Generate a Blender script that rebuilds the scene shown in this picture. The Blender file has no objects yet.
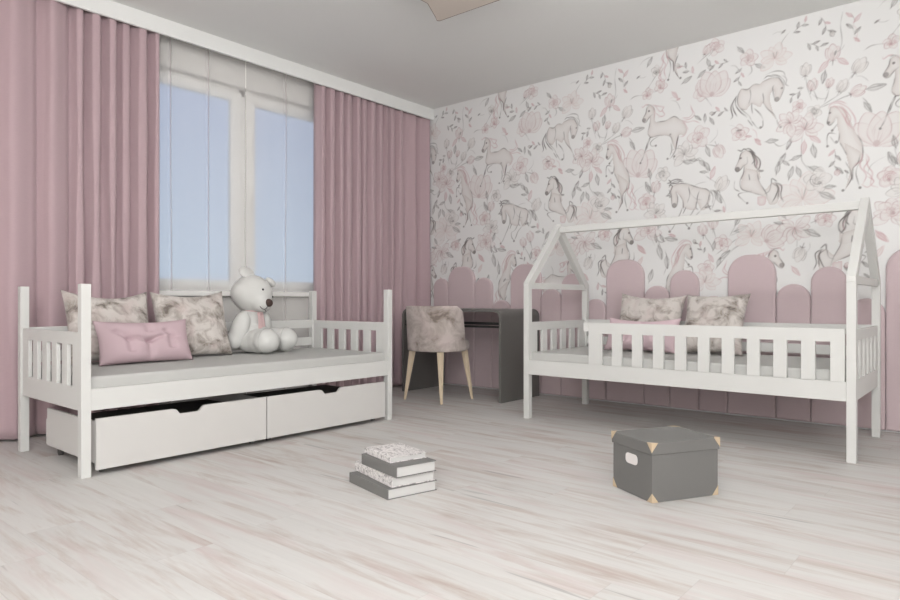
import bpy, bmesh, math, random, json
import numpy as np
from mathutils import Vector, Matrix

# ------------------------------------------------------------------ camera, world, lights, exposure
scene = bpy.context.scene
COL = scene.collection
PI = math.pi

cam_data = bpy.data.cameras.new('camera')
cam = bpy.data.objects.new('camera', cam_data)
COL.objects.link(cam)
cam.location = (0, 0, 0.8)
cam.rotation_euler = (PI / 2, 0, math.atan2(0.6465, 0.7629))
cam_data.sensor_width = 36
cam_data.lens = 26.1
cam_data.shift_y = 1.5 / 900
scene.camera = cam

scene.view_settings.view_transform = 'Standard'
scene.view_settings.look = 'None'
scene.view_settings.gamma = 1
scene.view_settings.use_curve_mapping = False
scene.view_settings.exposure = -0.12

world = bpy.data.worlds.new('sky')
scene.world = world
world.use_nodes = True
wn = world.node_tree
wn.nodes.clear()
w_out = wn.nodes.new('ShaderNodeOutputWorld')
w_bg = wn.nodes.new('ShaderNodeBackground')
w_ramp = wn.nodes.new('ShaderNodeValToRGB')
w_tc = wn.nodes.new('ShaderNodeTexCoord')
w_sep = wn.nodes.new('ShaderNodeSeparateXYZ')
wn.links.new(w_tc.outputs['Generated'], w_sep.inputs[0])
wn.links.new(w_sep.outputs['Z'], w_ramp.inputs[0])
w_ramp.color_ramp.elements[0].position = 0.0
w_ramp.color_ramp.elements[0].color = (0.52, 0.64, 0.78, 1)
w_ramp.color_ramp.elements[1].position = 0.32
w_ramp.color_ramp.elements[1].color = (0.41, 0.475, 0.66, 1)
wn.links.new(w_ramp.outputs[0], w_bg.inputs[0])
w_bg.inputs[1].default_value = 1.16
wn.links.new(w_bg.outputs[0], w_out.inputs[0])

def area(name, loc, rot, sx, sy, power, color):
    l = bpy.data.lights.new(name, 'AREA')
    l.shape = 'RECTANGLE'
    l.size = sx
    l.size_y = sy
    l.energy = power
    l.color = color
    o = bpy.data.objects.new(name, l)
    COL.objects.link(o)
    o.location = loc
    o.rotation_euler = rot
    return o

# broad ceiling lighting of the room behind the camera, plus two added unseen fills: one from the right, one round to lift the ceiling
LC = (1.0, 0.985, 0.985)
area('ceiling_area_light', (0.1, 0.3, 2.60), (math.radians(12), math.radians(10), 0), 3.0, 2.6, 58, LC)
area('right_fill_light', (1.95, -0.6, 1.6), (math.radians(94), 0, math.radians(58)), 2.6, 1.8, 78, (0.985, 0.985, 1.0))  # added side fill; the right wall has no window
def point_fill(name, loc, r, power):
    l = bpy.data.lights.new(name, 'POINT')
    l.energy = power; l.shadow_soft_size = r; l.color = LC
    o = bpy.data.objects.new(name, l); COL.objects.link(o); o.location = loc
point_fill('round_fill_light', (0.2, -0.9, 1.8), 0.35, 146)  # added fill behind the camera, brightens the ceiling; no lamp hangs here

# ------------------------------------------------------------------ helpers
def srgb(r, g, b):
    def f(c):
        c /= 255.0
        return c / 12.92 if c <= 0.04045 else ((c + 0.055) / 1.055) ** 2.4
    return (f(r), f(g), f(b), 1.0)

def tag(o, label=None, cat=None, group=None, kind=None):
    if label: o['label'] = label
    if cat: o['category'] = cat
    if group: o['group'] = group
    if kind: o['kind'] = kind
    return o

def empty(name, loc, rz=0.0):
    o = bpy.data.objects.new(name, None)
    o.empty_display_size = 0.1
    COL.objects.link(o)
    o.location = loc
    o.rotation_euler = (0, 0, rz)
    return o

class MB:
    """collects geometry for one mesh object"""
    def __init__(self):
        self.bm = bmesh.new()
    def _xf(self, vs, M):
        if M is not None:
            for v in vs: v.co = M @ v.co
    def box(self, x0, x1, y0, y1, z0, z1, bev=0.0, M=None, seg=2):
        b = bmesh.new()
        bmesh.ops.create_cube(b, size=1)
        for v in b.verts:
            v.co = Vector(((x0 + x1) / 2 + v.co.x * (x1 - x0), (y0 + y1) / 2 + v.co.y * (y1 - y0), (z0 + z1) / 2 + v.co.z * (z1 - z0)))
        if bev > 0:
            bmesh.ops.bevel(b, geom=list(b.edges), offset=bev, segments=seg, profile=0.5, affect='EDGES')
        self.merge(b, M)
        return self
    def prism(self, pts, a0, a1, axis='y', M=None, bev=0.0):
        """closed outline pts (u,v) extruded along axis: x->(a,u,v) y->(u,a,v) z->(u,v,a)"""
        b = bmesh.new()
        def P(u, v, a):
            return {'x': (a, u, v), 'y': (u, a, v), 'z': (u, v, a)}[axis]
        lo = [b.verts.new(P(u, v, a0)) for u, v in pts]
        hi = [b.verts.new(P(u, v, a1)) for u, v in pts]
        n = len(pts)
        b.faces.new(lo); b.faces.new(hi)
        for i in range(n):
            b.faces.new((lo[i], lo[(i + 1) % n], hi[(i + 1) % n], hi[i]))
        bmesh.ops.recalc_face_normals(b, faces=b.faces)
        if bev > 0:
            es = [e for e in b.edges if len(e.link_faces) == 2 and e.calc_face_angle(0) > 0.5]
            bmesh.ops.bevel(b, geom=es, offset=bev, segments=2, profile=0.5, affect='EDGES')
        self.merge(b, M)
        return self
    def ball(self, c, r, M=None, seg=32, rings=20, R=None):
        b = bmesh.new()
        bmesh.ops.create_uvsphere(b, u_segments=seg, v_segments=rings, radius=1)
        rr = r if isinstance(r, (tuple, list)) else (r, r, r)
        for v in b.verts:
            p = Vector((v.co.x * rr[0], v.co.y * rr[1], v.co.z * rr[2]))
            if R is not None: p = R @ p
            v.co = p + Vector(c)
        self.merge(b, M)
        return self
    def tube(self, pts, r, n=10, M=None):
        """round tube through the points; r number or list"""
        b = bmesh.new()
        pts = [Vector(p) for p in pts]
        rings = []
        for i, p in enumerate(pts):
            t = (pts[min(i + 1, len(pts) - 1)] - pts[max(i - 1, 0)]).normalized()
            up = Vector((0, 0, 1)) if abs(t.z) < 0.95 else Vector((1, 0, 0))
            a = t.cross(up).normalized(); c = t.cross(a).normalized()
            ri = r[i] if isinstance(r, (list, tuple)) else r
            rings.append([b.verts.new(p + (a * math.cos(2 * PI * k / n) + c * math.sin(2 * PI * k / n)) * ri) for k in range(n)])
        for i in range(len(rings) - 1):
            for k in range(n):
                b.faces.new((rings[i][k], rings[i][(k + 1) % n], rings[i + 1][(k + 1) % n], rings[i + 1][k]))
        b.faces.new(rings[0]); b.faces.new(rings[-1])
        bmesh.ops.recalc_face_normals(b, faces=b.faces)
        self.merge(b, M)
        return self
    def grid(self, f, nu, nv, M=None):
        b = bmesh.new()
        vs = [[b.verts.new(f(i / nu, j / nv)) for j in range(nv + 1)] for i in range(nu + 1)]
        for i in range(nu):
            for j in range(nv):
                b.faces.new((vs[i][j], vs[i + 1][j], vs[i + 1][j + 1], vs[i][j + 1]))
        self.merge(b, M)
        return self
    def merge(self, b, M=None):
        if M is not None:
            bmesh.ops.transform(b, matrix=M, verts=b.verts)
        me = bpy.data.meshes.new('tmp')
        b.to_mesh(me); b.free()
        self.bm.from_mesh(me)
        bpy.data.meshes.remove(me)
    def build(self, name, mat, parent=None, smooth=False, kind=None):
        me = bpy.data.meshes.new(name)
        self.bm.to_mesh(me); self.bm.free()
        if smooth:
            me.polygons.foreach_set('use_smooth', [True] * len(me.polygons))
        me.materials.append(mat)
        o = bpy.data.objects.new(name, me)
        COL.objects.link(o)
        if parent is not None: o.parent = parent
        if kind: o['kind'] = kind
        return o

def copy_tree(o, parent=None):
    c = o.copy()
    COL.objects.link(c)
    if parent is not None: c.parent = parent
    for ch in list(o.children):
        copy_tree(ch, c)
    return c

# ------------------------------------------------------------------ materials
def nodes_mat(name):
    m = bpy.data.materials.new(name)
    m.use_nodes = True
    return m, m.node_tree, m.node_tree.nodes['Principled BSDF']

def plain(name, col, rough=0.5, spec=0.5, bump=0.0, bscale=200, metallic=0.0, var=0.0):
    m, nt, p = nodes_mat(name)
    p.inputs['Base Color'].default_value = col
    p.inputs['Roughness'].default_value = rough
    p.inputs['Metallic'].default_value = metallic
    p.inputs['Specular IOR Level'].default_value = spec
    tc = nt.nodes.new('ShaderNodeTexCoord')
    nz = nt.nodes.new('ShaderNodeTexNoise')
    nz.inputs['Scale'].default_value = bscale
    nz.inputs['Detail'].default_value = 3
    nt.links.new(tc.outputs['Object'], nz.inputs['Vector'])
    if bump > 0:
        b = nt.nodes.new('ShaderNodeBump')
        b.inputs['Strength'].default_value = bump
        b.inputs['Distance'].default_value = 0.002
        nt.links.new(nz.outputs['Fac'], b.inputs['Height'])
        nt.links.new(b.outputs[0], p.inputs['Normal'])
    if var > 0:
        mx = nt.nodes.new('ShaderNodeMix'); mx.data_type = 'RGBA'
        mx.inputs[6].default_value = col
        mx.inputs[7].default_value = tuple(c * (1 - var) for c in col[:3]) + (1,)
        nt.links.new(nz.outputs['Fac'], mx.inputs[0])
        nt.links.new(mx.outputs[2], p.inputs['Base Color'])
    return m

M_white = plain('white_lacquer', srgb(211, 211, 208), 0.45, 0.35)
M_drawer = plain('white_drawer_board', srgb(206, 204, 201), 0.5, 0.3)
M_wall = plain('white_wall_paint', srgb(230, 229, 226), 0.85, 0.2, bump=0.1)
M_ceil = plain('ceiling_paint', srgb(238, 239, 237), 0.9, 0.15, bump=0.05)
M_matt = plain('grey_sheet', srgb(190, 190, 187), 0.95, 0.1, bump=0.3, bscale=400)
M_dark = plain('drawer_shade_charcoal', srgb(104, 102, 99), 0.9, 0.1)  # dark tone that paints the shade inside the drawers
M_desk = plain('graphite_board', srgb(106, 104, 101), 0.42, 0.4)
M_black = plain('black_metal', srgb(28, 28, 28), 0.35, 0.5)
M_wood = plain('pale_beech', srgb(232, 214, 188), 0.5, 0.3, var=0.08, bscale=40)
M_bookgrey = plain('grey_book_cover', srgb(120, 119, 117), 0.6, 0.3, var=0.06)
M_page = plain('book_pages', srgb(200, 199, 197), 0.9, 0.1)
M_boxgrey = plain('grey_box_card', srgb(114, 113, 111), 0.6, 0.25)
M_corner = plain('beige_corner_metal', srgb(198, 178, 150), 0.45, 0.4)
M_plate = plain('pale_handle_plate', srgb(225, 220, 218), 0.5, 0.3)
M_pinkfab = plain('pale_pink_fabric', srgb(198, 175, 181), 0.92, 0.1, bump=0.3, bscale=500)
M_pink_r = plain('soft_pink_fabric', srgb(214, 191, 197), 0.92, 0.1, bump=0.3, bscale=500)
M_bear = plain('white_plush', srgb(216, 216, 213), 0.98, 0.05, bump=0.6, bscale=260, var=0.04)
M_bearin = plain('grey_plush', srgb(196, 196, 192), 0.98, 0.05, bump=0.6, bscale=260)
M_nose = plain('brown_nose_plush', srgb(84, 70, 66), 0.9, 0.1, bump=0.4)
M_thread = plain('dark_thread', srgb(78, 72, 70), 0.9, 0.1)
M_ribbon = plain('pink_ribbon', srgb(226, 196, 196), 0.6, 0.3)
M_frame = plain('white_window_plastic', srgb(246, 245, 242), 0.35, 0.4)
M_lamp = plain('beige_lamp_shade', srgb(216, 206, 196), 0.6, 0.3)
M_lampedge = plain('brown_lamp_edge', srgb(120, 96, 84), 0.6, 0.3)
M_seam = plain('sheer_seam_thread', srgb(194, 183, 187), 0.9, 0.1)
M_rail = plain('dark_track', srgb(90, 88, 86), 0.4, 0.5)

def mat_weave(name, col, col2, sheen=0.3, sx=900):
    m, nt, p = nodes_mat(name)
    tc = nt.nodes.new('ShaderNodeTexCoord')
    mp = nt.nodes.new('ShaderNodeMapping'); mp.inputs['Scale'].default_value = (6, 6, 90)
    nz = nt.nodes.new('ShaderNodeTexNoise'); nz.inputs['Scale'].default_value = 6; nz.inputs['Detail'].default_value = 5
    mx = nt.nodes.new('ShaderNodeMix'); mx.data_type = 'RGBA'
    mx.inputs[6].default_value = col; mx.inputs[7].default_value = col2
    nt.links.new(tc.outputs['Object'], mp.inputs[0]); nt.links.new(mp.outputs[0], nz.inputs['Vector'])
    nt.links.new(nz.outputs['Fac'], mx.inputs[0]); nt.links.new(mx.outputs[2], p.inputs['Base Color'])
    p.inputs['Roughness'].default_value = 0.75
    p.inputs['Specular IOR Level'].default_value = 0.25
    p.inputs['Sheen Weight'].default_value = sheen
    p.inputs['Sheen Roughness'].default_value = 0.5
    n2 = nt.nodes.new('ShaderNodeTexNoise'); n2.inputs['Scale'].default_value = sx
    b = nt.nodes.new('ShaderNodeBump'); b.inputs['Strength'].default_value = 0.2; b.inputs['Distance'].default_value = 0.001
    nt.links.new(tc.outputs['Object'], n2.inputs['Vector']); nt.links.new(n2.outputs['Fac'], b.inputs['Height']); nt.links.new(b.outputs[0], p.inputs['Normal'])
    return m
M_curtain = mat_weave('dusty_pink_curtain', srgb(193, 169, 174), srgb(183, 159, 164))
M_panel = mat_weave('dusty_pink_velvet', srgb(206, 188, 191), srgb(200, 181, 184), 0.35)

def mat_marble(name, scale, light, mid, darkc, pink):
    """blotchy printed upholstery cloth"""
    m, nt, p = nodes_mat(name)
    tc = nt.nodes.new('ShaderNodeTexCoord')
    oi = nt.nodes.new('ShaderNodeObjectInfo')
    ad = nt.nodes.new('ShaderNodeVectorMath'); ad.operation = 'ADD'
    ml = nt.nodes.new('ShaderNodeVectorMath'); ml.operation = 'SCALE'; ml.inputs['Scale'].default_value = 7
    nt.links.new(oi.outputs['Location'], ml.inputs[0])
    nt.links.new(tc.outputs['Object'], ad.inputs[0]); nt.links.new(ml.outputs[0], ad.inputs[1])
    n1 = nt.nodes.new('ShaderNodeTexNoise'); n1.inputs['Scale'].default_value = scale; n1.inputs['Detail'].default_value = 8
    n1.inputs['Roughness'].default_value = 0.62; n1.inputs['Distortion'].default_value = 0.6
    nt.links.new(ad.outputs[0], n1.inputs['Vector'])
    cr = nt.nodes.new('ShaderNodeValToRGB')
    e = cr.color_ramp.elements
    e[0].position = 0.34; e[0].color = darkc
    e[1].position = 0.57; e[1].color = light
    x = e.new(0.42); x.color = mid
    x = e.new(0.50); x.color = tuple((a + b) / 2 for a, b in zip(mid, light))
    nt.links.new(n1.outputs['Fac'], cr.inputs[0])
    n2 = nt.nodes.new('ShaderNodeTexNoise'); n2.inputs['Scale'].default_value = scale * 0.8; n2.inputs['Detail'].default_value = 3
    ad2 = nt.nodes.new('ShaderNodeVectorMath'); ad2.operation = 'ADD'; ad2.inputs[1].default_value = (3.1, 8.2, 1.7)
    nt.links.new(ad.outputs[0], ad2.inputs[0]); nt.links.new(ad2.outputs[0], n2.inputs['Vector'])
    c2 = nt.nodes.new('ShaderNodeValToRGB'); c2.color_ramp.elements[0].position = 0.5; c2.color_ramp.elements[1].position = 0.7
    c2.color_ramp.elements[1].color = (0.55, 0.55, 0.55, 1)
    nt.links.new(n2.outputs['Fac'], c2.inputs[0])
    mx = nt.nodes.new('ShaderNodeMix'); mx.data_type = 'RGBA'; mx.inputs[7].default_value = pink
    nt.links.new(c2.outputs[0], mx.inputs[0]); nt.links.new(cr.outputs[0], mx.inputs[6]); nt.links.new(mx.outputs[2], p.inputs['Base Color'])
    p.inputs['Roughness'].default_value = 0.75; p.inputs['Specular IOR Level'].default_value = 0.25
    p.inputs['Sheen Weight'].default_value = 0.15
    return m
M_marble = mat_marble('floral_print_cloth', 12, srgb(206, 200, 195), srgb(164, 156, 149), srgb(116, 108, 102), srgb(202, 187, 184))
M_chairfab = mat_marble('mottled_velvet', 7, srgb(198, 188, 183), srgb(164, 153, 146), srgb(124, 112, 105), srgb(200, 184, 182))

def mat_bookprint():
    m, nt, p = nodes_mat('printed_book_cover')
    tc = nt.nodes.new('ShaderNodeTexCoord')
    n1 = nt.nodes.new('ShaderNodeTexNoise'); n1.inputs['Scale'].default_value = 55; n1.inputs['Detail'].default_value = 6; n1.inputs['Distortion'].default_value = 1.5
    nt.links.new(tc.outputs['Object'], n1.inputs['Vector'])
    cr = nt.nodes.new('ShaderNodeValToRGB')
    cr.color_ramp.elements[0].position = 0.36; cr.color_ramp.elements[0].color = srgb(150, 145, 145)
    cr.color_ramp.elements[1].position = 0.52; cr.color_ramp.elements[1].color = srgb(224, 220, 218)
    nt.links.new(n1.outputs['Fac'], cr.inputs[0]); nt.links.new(cr.outputs[0], p.inputs['Base Color'])
    p.inputs['Roughness'].default_value = 0.6
    return m
M_print = mat_bookprint()

def mat_floor():
    m, nt, p = nodes_mat('whitewashed_planks')
    N = nt.nodes; L = nt.links
    tc = N.new('ShaderNodeTexCoord')
    sep = N.new('ShaderNodeSeparateXYZ'); L.new(tc.outputs['Object'], sep.inputs[0])
    W = 0.19
    dv = N.new('ShaderNodeMath'); dv.operation = 'DIVIDE'; dv.inputs[1].default_value = W; L.new(sep.outputs['Y'], dv.inputs[0])
    fl = N.new('ShaderNodeMath'); fl.operation = 'FLOOR'; L.new(dv.outputs[0], fl.inputs[0])
    fr = N.new('ShaderNodeMath'); fr.operation = 'FRACT'; L.new(dv.outputs[0], fr.inputs[0])
    wn1 = N.new('ShaderNodeTexWhiteNoise'); wn1.noise_dimensions = '1D'; L.new(fl.outputs[0], wn1.inputs['W'])
    # stagger the boards along x
    ox = N.new('ShaderNodeMath'); ox.operation = 'MULTIPLY_ADD'; ox.inputs[1].default_value = 1.3; L.new(wn1.outputs['Value'], ox.inputs[0]); L.new(sep.outputs['X'], ox.inputs[2])
    dx = N.new('ShaderNodeMath'); dx.operation = 'DIVIDE'; dx.inputs[1].default_value = 1.28; L.new(ox.outputs[0], dx.inputs[0])
    fx = N.new('ShaderNodeMath'); fx.operation = 'FLOOR'; L.new(dx.outputs[0], fx.inputs[0])
    frx = N.new('ShaderNodeMath'); frx.operation = 'FRACT'; L.new(dx.outputs[0], frx.inputs[0])
    cid = N.new('ShaderNodeCombineXYZ'); L.new(fx.outputs[0], cid.inputs[0]); L.new(fl.outputs[0], cid.inputs[1])
    wn2 = N.new('ShaderNodeTexWhiteNoise'); wn2.noise_dimensions = '3D'; L.new(cid.outputs[0], wn2.inputs['Vector'])
    # grain coordinates, shifted per board
    sh = N.new('ShaderNodeVectorMath'); sh.operation = 'SCALE'; sh.inputs['Scale'].default_value = 13; L.new(wn2.outputs['Color'], sh.inputs[0])
    ad = N.new('ShaderNodeVectorMath'); ad.operation = 'ADD'; L.new(tc.outputs['Object'], ad.inputs[0]); L.new(sh.outputs[0], ad.inputs[1])
    def noise(scale_vec, detail, rough, dist=0.0):
        mp = N.new('ShaderNodeMapping'); mp.inputs['Scale'].default_value = scale_vec; L.new(ad.outputs[0], mp.inputs[0])
        n = N.new('ShaderNodeTexNoise'); n.inputs['Scale'].default_value = 1; n.inputs['Detail'].default_value = detail
        n.inputs['Roughness'].default_value = rough; n.inputs['Distortion'].default_value = dist
        L.new(mp.outputs[0], n.inputs['Vector']); return n
    n1 = noise((1.5, 13, 1), 7, 0.66, 0.4)
    n2 = noise((3.0, 60, 1), 5, 0.6)
    n3 = noise((1.1, 9, 3), 3, 0.5, 0.8)
    cr = N.new('ShaderNodeValToRGB'); e = cr.color_ramp.elements
    e[0].position = 0.30; e[0].color = srgb(186, 171, 163)
    e[1].position = 0.51; e[1].color = srgb(211, 209, 206)
    a = e.new(0.41); a.color = srgb(200, 193, 188)
    L.new(n1.outputs['Fac'], cr.inputs[0])
    pk = N.new('ShaderNodeValToRGB'); pk.color_ramp.elements[0].position = 0.52; pk.color_ramp.elements[1].position = 0.72
    pk.color_ramp.elements[0].color = (0, 0, 0, 1); pk.color_ramp.elements[1].color = (0.6, 0.6, 0.6, 1)
    L.new(n3.outputs['Fac'], pk.inputs[0])
    mx = N.new('ShaderNodeMix'); mx.data_type = 'RGBA'; mx.inputs[7].default_value = srgb(203, 187, 185)
    L.new(pk.outputs[0], mx.inputs[0]); L.new(cr.outputs[0], mx.inputs[6])
    fine = N.new('ShaderNodeMapRange'); fine.inputs[1].default_value = 0.3; fine.inputs[2].default_value = 0.7; fine.inputs[3].default_value = 0.87; fine.inputs[4].default_value = 0.94
    L.new(n2.outputs['Fac'], fine.inputs[0])
    board = N.new('ShaderNodeMapRange'); board.inputs[3].default_value = 0.965; board.inputs[4].default_value = 1.02; L.new(wn2.outputs['Value'], board.inputs[0])
    mu = N.new('ShaderNodeMath'); mu.operation = 'MULTIPLY'; L.new(fine.outputs[0], mu.inputs[0]); L.new(board.outputs[0], mu.inputs[1])
    # dark cracks along the grain and the board joints
    n4 = noise((1.6, 26, 2), 2, 0.5, 0.3)
    ck = N.new('ShaderNodeMapRange'); ck.inputs[1].default_value = 0.26; ck.inputs[2].default_value = 0.295; ck.inputs[3].default_value = 0.72; ck.inputs[4].default_value = 1.0
    L.new(n4.outputs['Fac'], ck.inputs[0])
    mu2 = N.new('ShaderNodeMath'); mu2.operation = 'MULTIPLY'; L.new(mu.outputs[0], mu2.inputs[0]); L.new(ck.outputs[0], mu2.inputs[1])
    def joint(src, w, dark):
        a1 = N.new('ShaderNodeMath'); a1.operation = 'SUBTRACT'; a1.inputs[1].default_value = 0.5; L.new(src.outputs[0], a1.inputs[0])
        a2 = N.new('ShaderNodeMath'); a2.operation = 'ABSOLUTE'; L.new(a1.outputs[0], a2.inputs[0])
        a3 = N.new('ShaderNodeMapRange'); a3.inputs[1].default_value = 0.5 - w; a3.inputs[2].default_value = 0.5; a3.inputs[3].default_value = 1.0; a3.inputs[4].default_value = dark
        L.new(a2.outputs[0], a3.inputs[0]); return a3
    j1 = joint(fr, 0.010, 0.88); j2 = joint(frx, 0.0015, 0.88)
    mu3 = N.new('ShaderNodeMath'); mu3.operation = 'MULTIPLY'; L.new(j1.outputs[0], mu3.inputs[0]); L.new(j2.outputs[0], mu3.inputs[1])
    mu4 = N.new('ShaderNodeMath'); mu4.operation = 'MULTIPLY'; L.new(mu2.outputs[0], mu4.inputs[0]); L.new(mu3.outputs[0], mu4.inputs[1])
    fin = N.new('ShaderNodeVectorMath'); fin.operation = 'SCALE'; L.new(mx.outputs[2], fin.inputs[0]); L.new(mu4.outputs[0], fin.inputs['Scale'])
    L.new(fin.outputs[0], p.inputs['Base Color'])
    p.inputs['Roughness'].default_value = 0.5; p.inputs['Specular IOR Level'].default_value = 0.3
    return m
M_floor = mat_floor()

def mat_sheer():
    m = bpy.data.materials.new('sheer_voile'); m.use_nodes = True
    nt = m.node_tree; nt.nodes.clear()
    out = nt.nodes.new('ShaderNodeOutputMaterial')
    tr = nt.nodes.new('ShaderNodeBsdfTransparent')
    df = nt.nodes.new('ShaderNodeBsdfDiffuse'); df.inputs[0].default_value = srgb(250, 248, 246)
    tl = nt.nodes.new('ShaderNodeBsdfTranslucent'); tl.inputs[0].default_value = srgb(250, 248, 246)
    m1 = nt.nodes.new('ShaderNodeMixShader'); m1.inputs[0].default_value = 0.4
    nt.links.new(df.outputs[0], m1.inputs[1]); nt.links.new(tl.outputs[0], m1.inputs[2])
    lw = nt.nodes.new('ShaderNodeLayerWeight'); lw.inputs[0].default_value = 0.35
    mr = nt.nodes.new('ShaderNodeMapRange'); mr.inputs[3].default_value = 0.30; mr.inputs[4].default_value = 0.75
    nt.links.new(lw.outputs['Facing'], mr.inputs[0])
    m2 = nt.nodes.new('ShaderNodeMixShader')
    nt.links.new(mr.outputs[0], m2.inputs[0]); nt.links.new(tr.outputs[0], m2.inputs[1]); nt.links.new(m1.outputs[0], m2.inputs[2])
    nt.links.new(m2.outputs[0], out.inputs[0])
    return m
M_sheer = mat_sheer()

def mat_glass():
    m = bpy.data.materials.new('window_glass'); m.use_nodes = True
    nt = m.node_tree; nt.nodes.clear()
    out = nt.nodes.new('ShaderNodeOutputMaterial')
    tr = nt.nodes.new('ShaderNodeBsdfTransparent'); tr.inputs[0].default_value = (0.96, 0.97, 0.98, 1)
    gl = nt.nodes.new('ShaderNodeBsdfGlossy'); gl.inputs['Roughness'].default_value = 0.02
    fr = nt.nodes.new('ShaderNodeFresnel'); fr.inputs[0].default_value = 1.45
    mx = nt.nodes.new('ShaderNodeMixShader')
    nt.links.new(fr.outputs[0], mx.inputs[0]); nt.links.new(tr.outputs[0], mx.inputs[1]); nt.links.new(gl.outputs[0], mx.inputs[2])
    nt.links.new(mx.outputs[0], out.inputs[0])
    return m
M_glass = mat_glass()

# ------------------------------------------------------------------ room shell
H = 2.692
XL, XR, YB, YF = -4.46, 2.2, 4.797, -2.4
MB().box(XL - 0.3, XR + 0.2, YF - 0.2, YB + 0.2, -0.1, 0).build('floor', M_floor, kind='structure')
MB().box(XL - 0.3, XR + 0.2, YF - 0.2, YB + 0.2, H, H + 0.1).build('ceiling', M_ceil, kind='structure')
MB().box(XR, XR + 0.15, YF, YB + 0.15, 0, H).build('wall_right', M_wall, kind='structure')
MB().box(XL - 0.15, XR + 0.15, YF - 0.15, YF, 0, H).build('wall_front', M_wall, kind='structure')
# window wall: four boxes round the opening
OY0, OY1, OZ0, OZ1 = 1.86, 3.80, 0.875, 2.445
w = MB()
w.box(XL - 0.28, XL, YF, OY0, 0, H)
w.box(XL - 0.28, XL, OY1, YB + 0.15, 0, H)
w.box(XL - 0.28, XL, OY0, OY1, 0, OZ0 - 0.02)
w.box(XL - 0.28, XL, OY0, OY1, OZ1, H)
w.build('wall_left', M_wall, kind='structure')

# window: fixed frame, two casements with panes, handle, sill
win = empty('window_1', (-4.5, 0, 0)); win['kind'] = 'structure'
f = MB()
for a in [(OY0, OY0 + 0.05, OZ0, OZ1), (OY1 - 0.05, OY1, OZ0, OZ1), (OY0, OY1, OZ0, OZ0 + 0.04), (OY0, OY1, OZ1 - 0.05, OZ1), (2.80, 2.86, OZ0, OZ1)]:
    f.box(-0.09, -0.03, a[0], a[1], a[2], a[3], 0.004)
f.build('window_frame', M_frame, win)
for k, (g0, g1) in enumerate([(1.97, 2.742), (2.930, 3.69)]):
    s = MB()
    sw = 0.07
    for a in [(g0 - sw, g0, 0.95 - 0.045, 2.355 + 0.06), (g1, g1 + sw, 0.95 - 0.045, 2.355 + 0.06), (g0, g1, 0.95 - 0.045, 0.95), (g0, g1, 2.355, 2.355 + 0.06)]:
        s.box(-0.075, 0.0, a[0], a[1], a[2], a[3], 0.005)
    for a in [(g0 - 0.004, g0 + 0.012, 0.945, 2.36), (g1 - 0.012, g1 + 0.004, 0.945, 2.36), (g0, g1, 0.945, 0.962), (g0, g1, 2.343, 2.36)]:
        s.box(-0.06, -0.012, a[0], a[1], a[2], a[3], 0.003)
    so = s.build('casement', M_frame, win)
    MB().box(-0.045, -0.035, g0, g1, 0.95, 2.355).build('pane', M_glass, so)
    if k == 1:
        hm = MB()
        hm.box(0.0, 0.012, 2.895 - 0.014, 2.895 + 0.014, 1.56, 1.63, 0.004)
        hm.box(0.012, 0.03, 2.895 - 0.008, 2.895 + 0.008, 1.59, 1.61, 0.003)
        hm.box(0.026, 0.042, 2.895 - 0.010, 2.895 + 0.010, 1.49, 1.615, 0.005)
        hm.build('window_handle', M_frame, so)
MB().box(-0.04, 0.12, OY0 - 0.03, OY1 + 0.03, OZ0 - 0.035, OZ0, 0.004).build('window_sill', M_frame, win)

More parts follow.
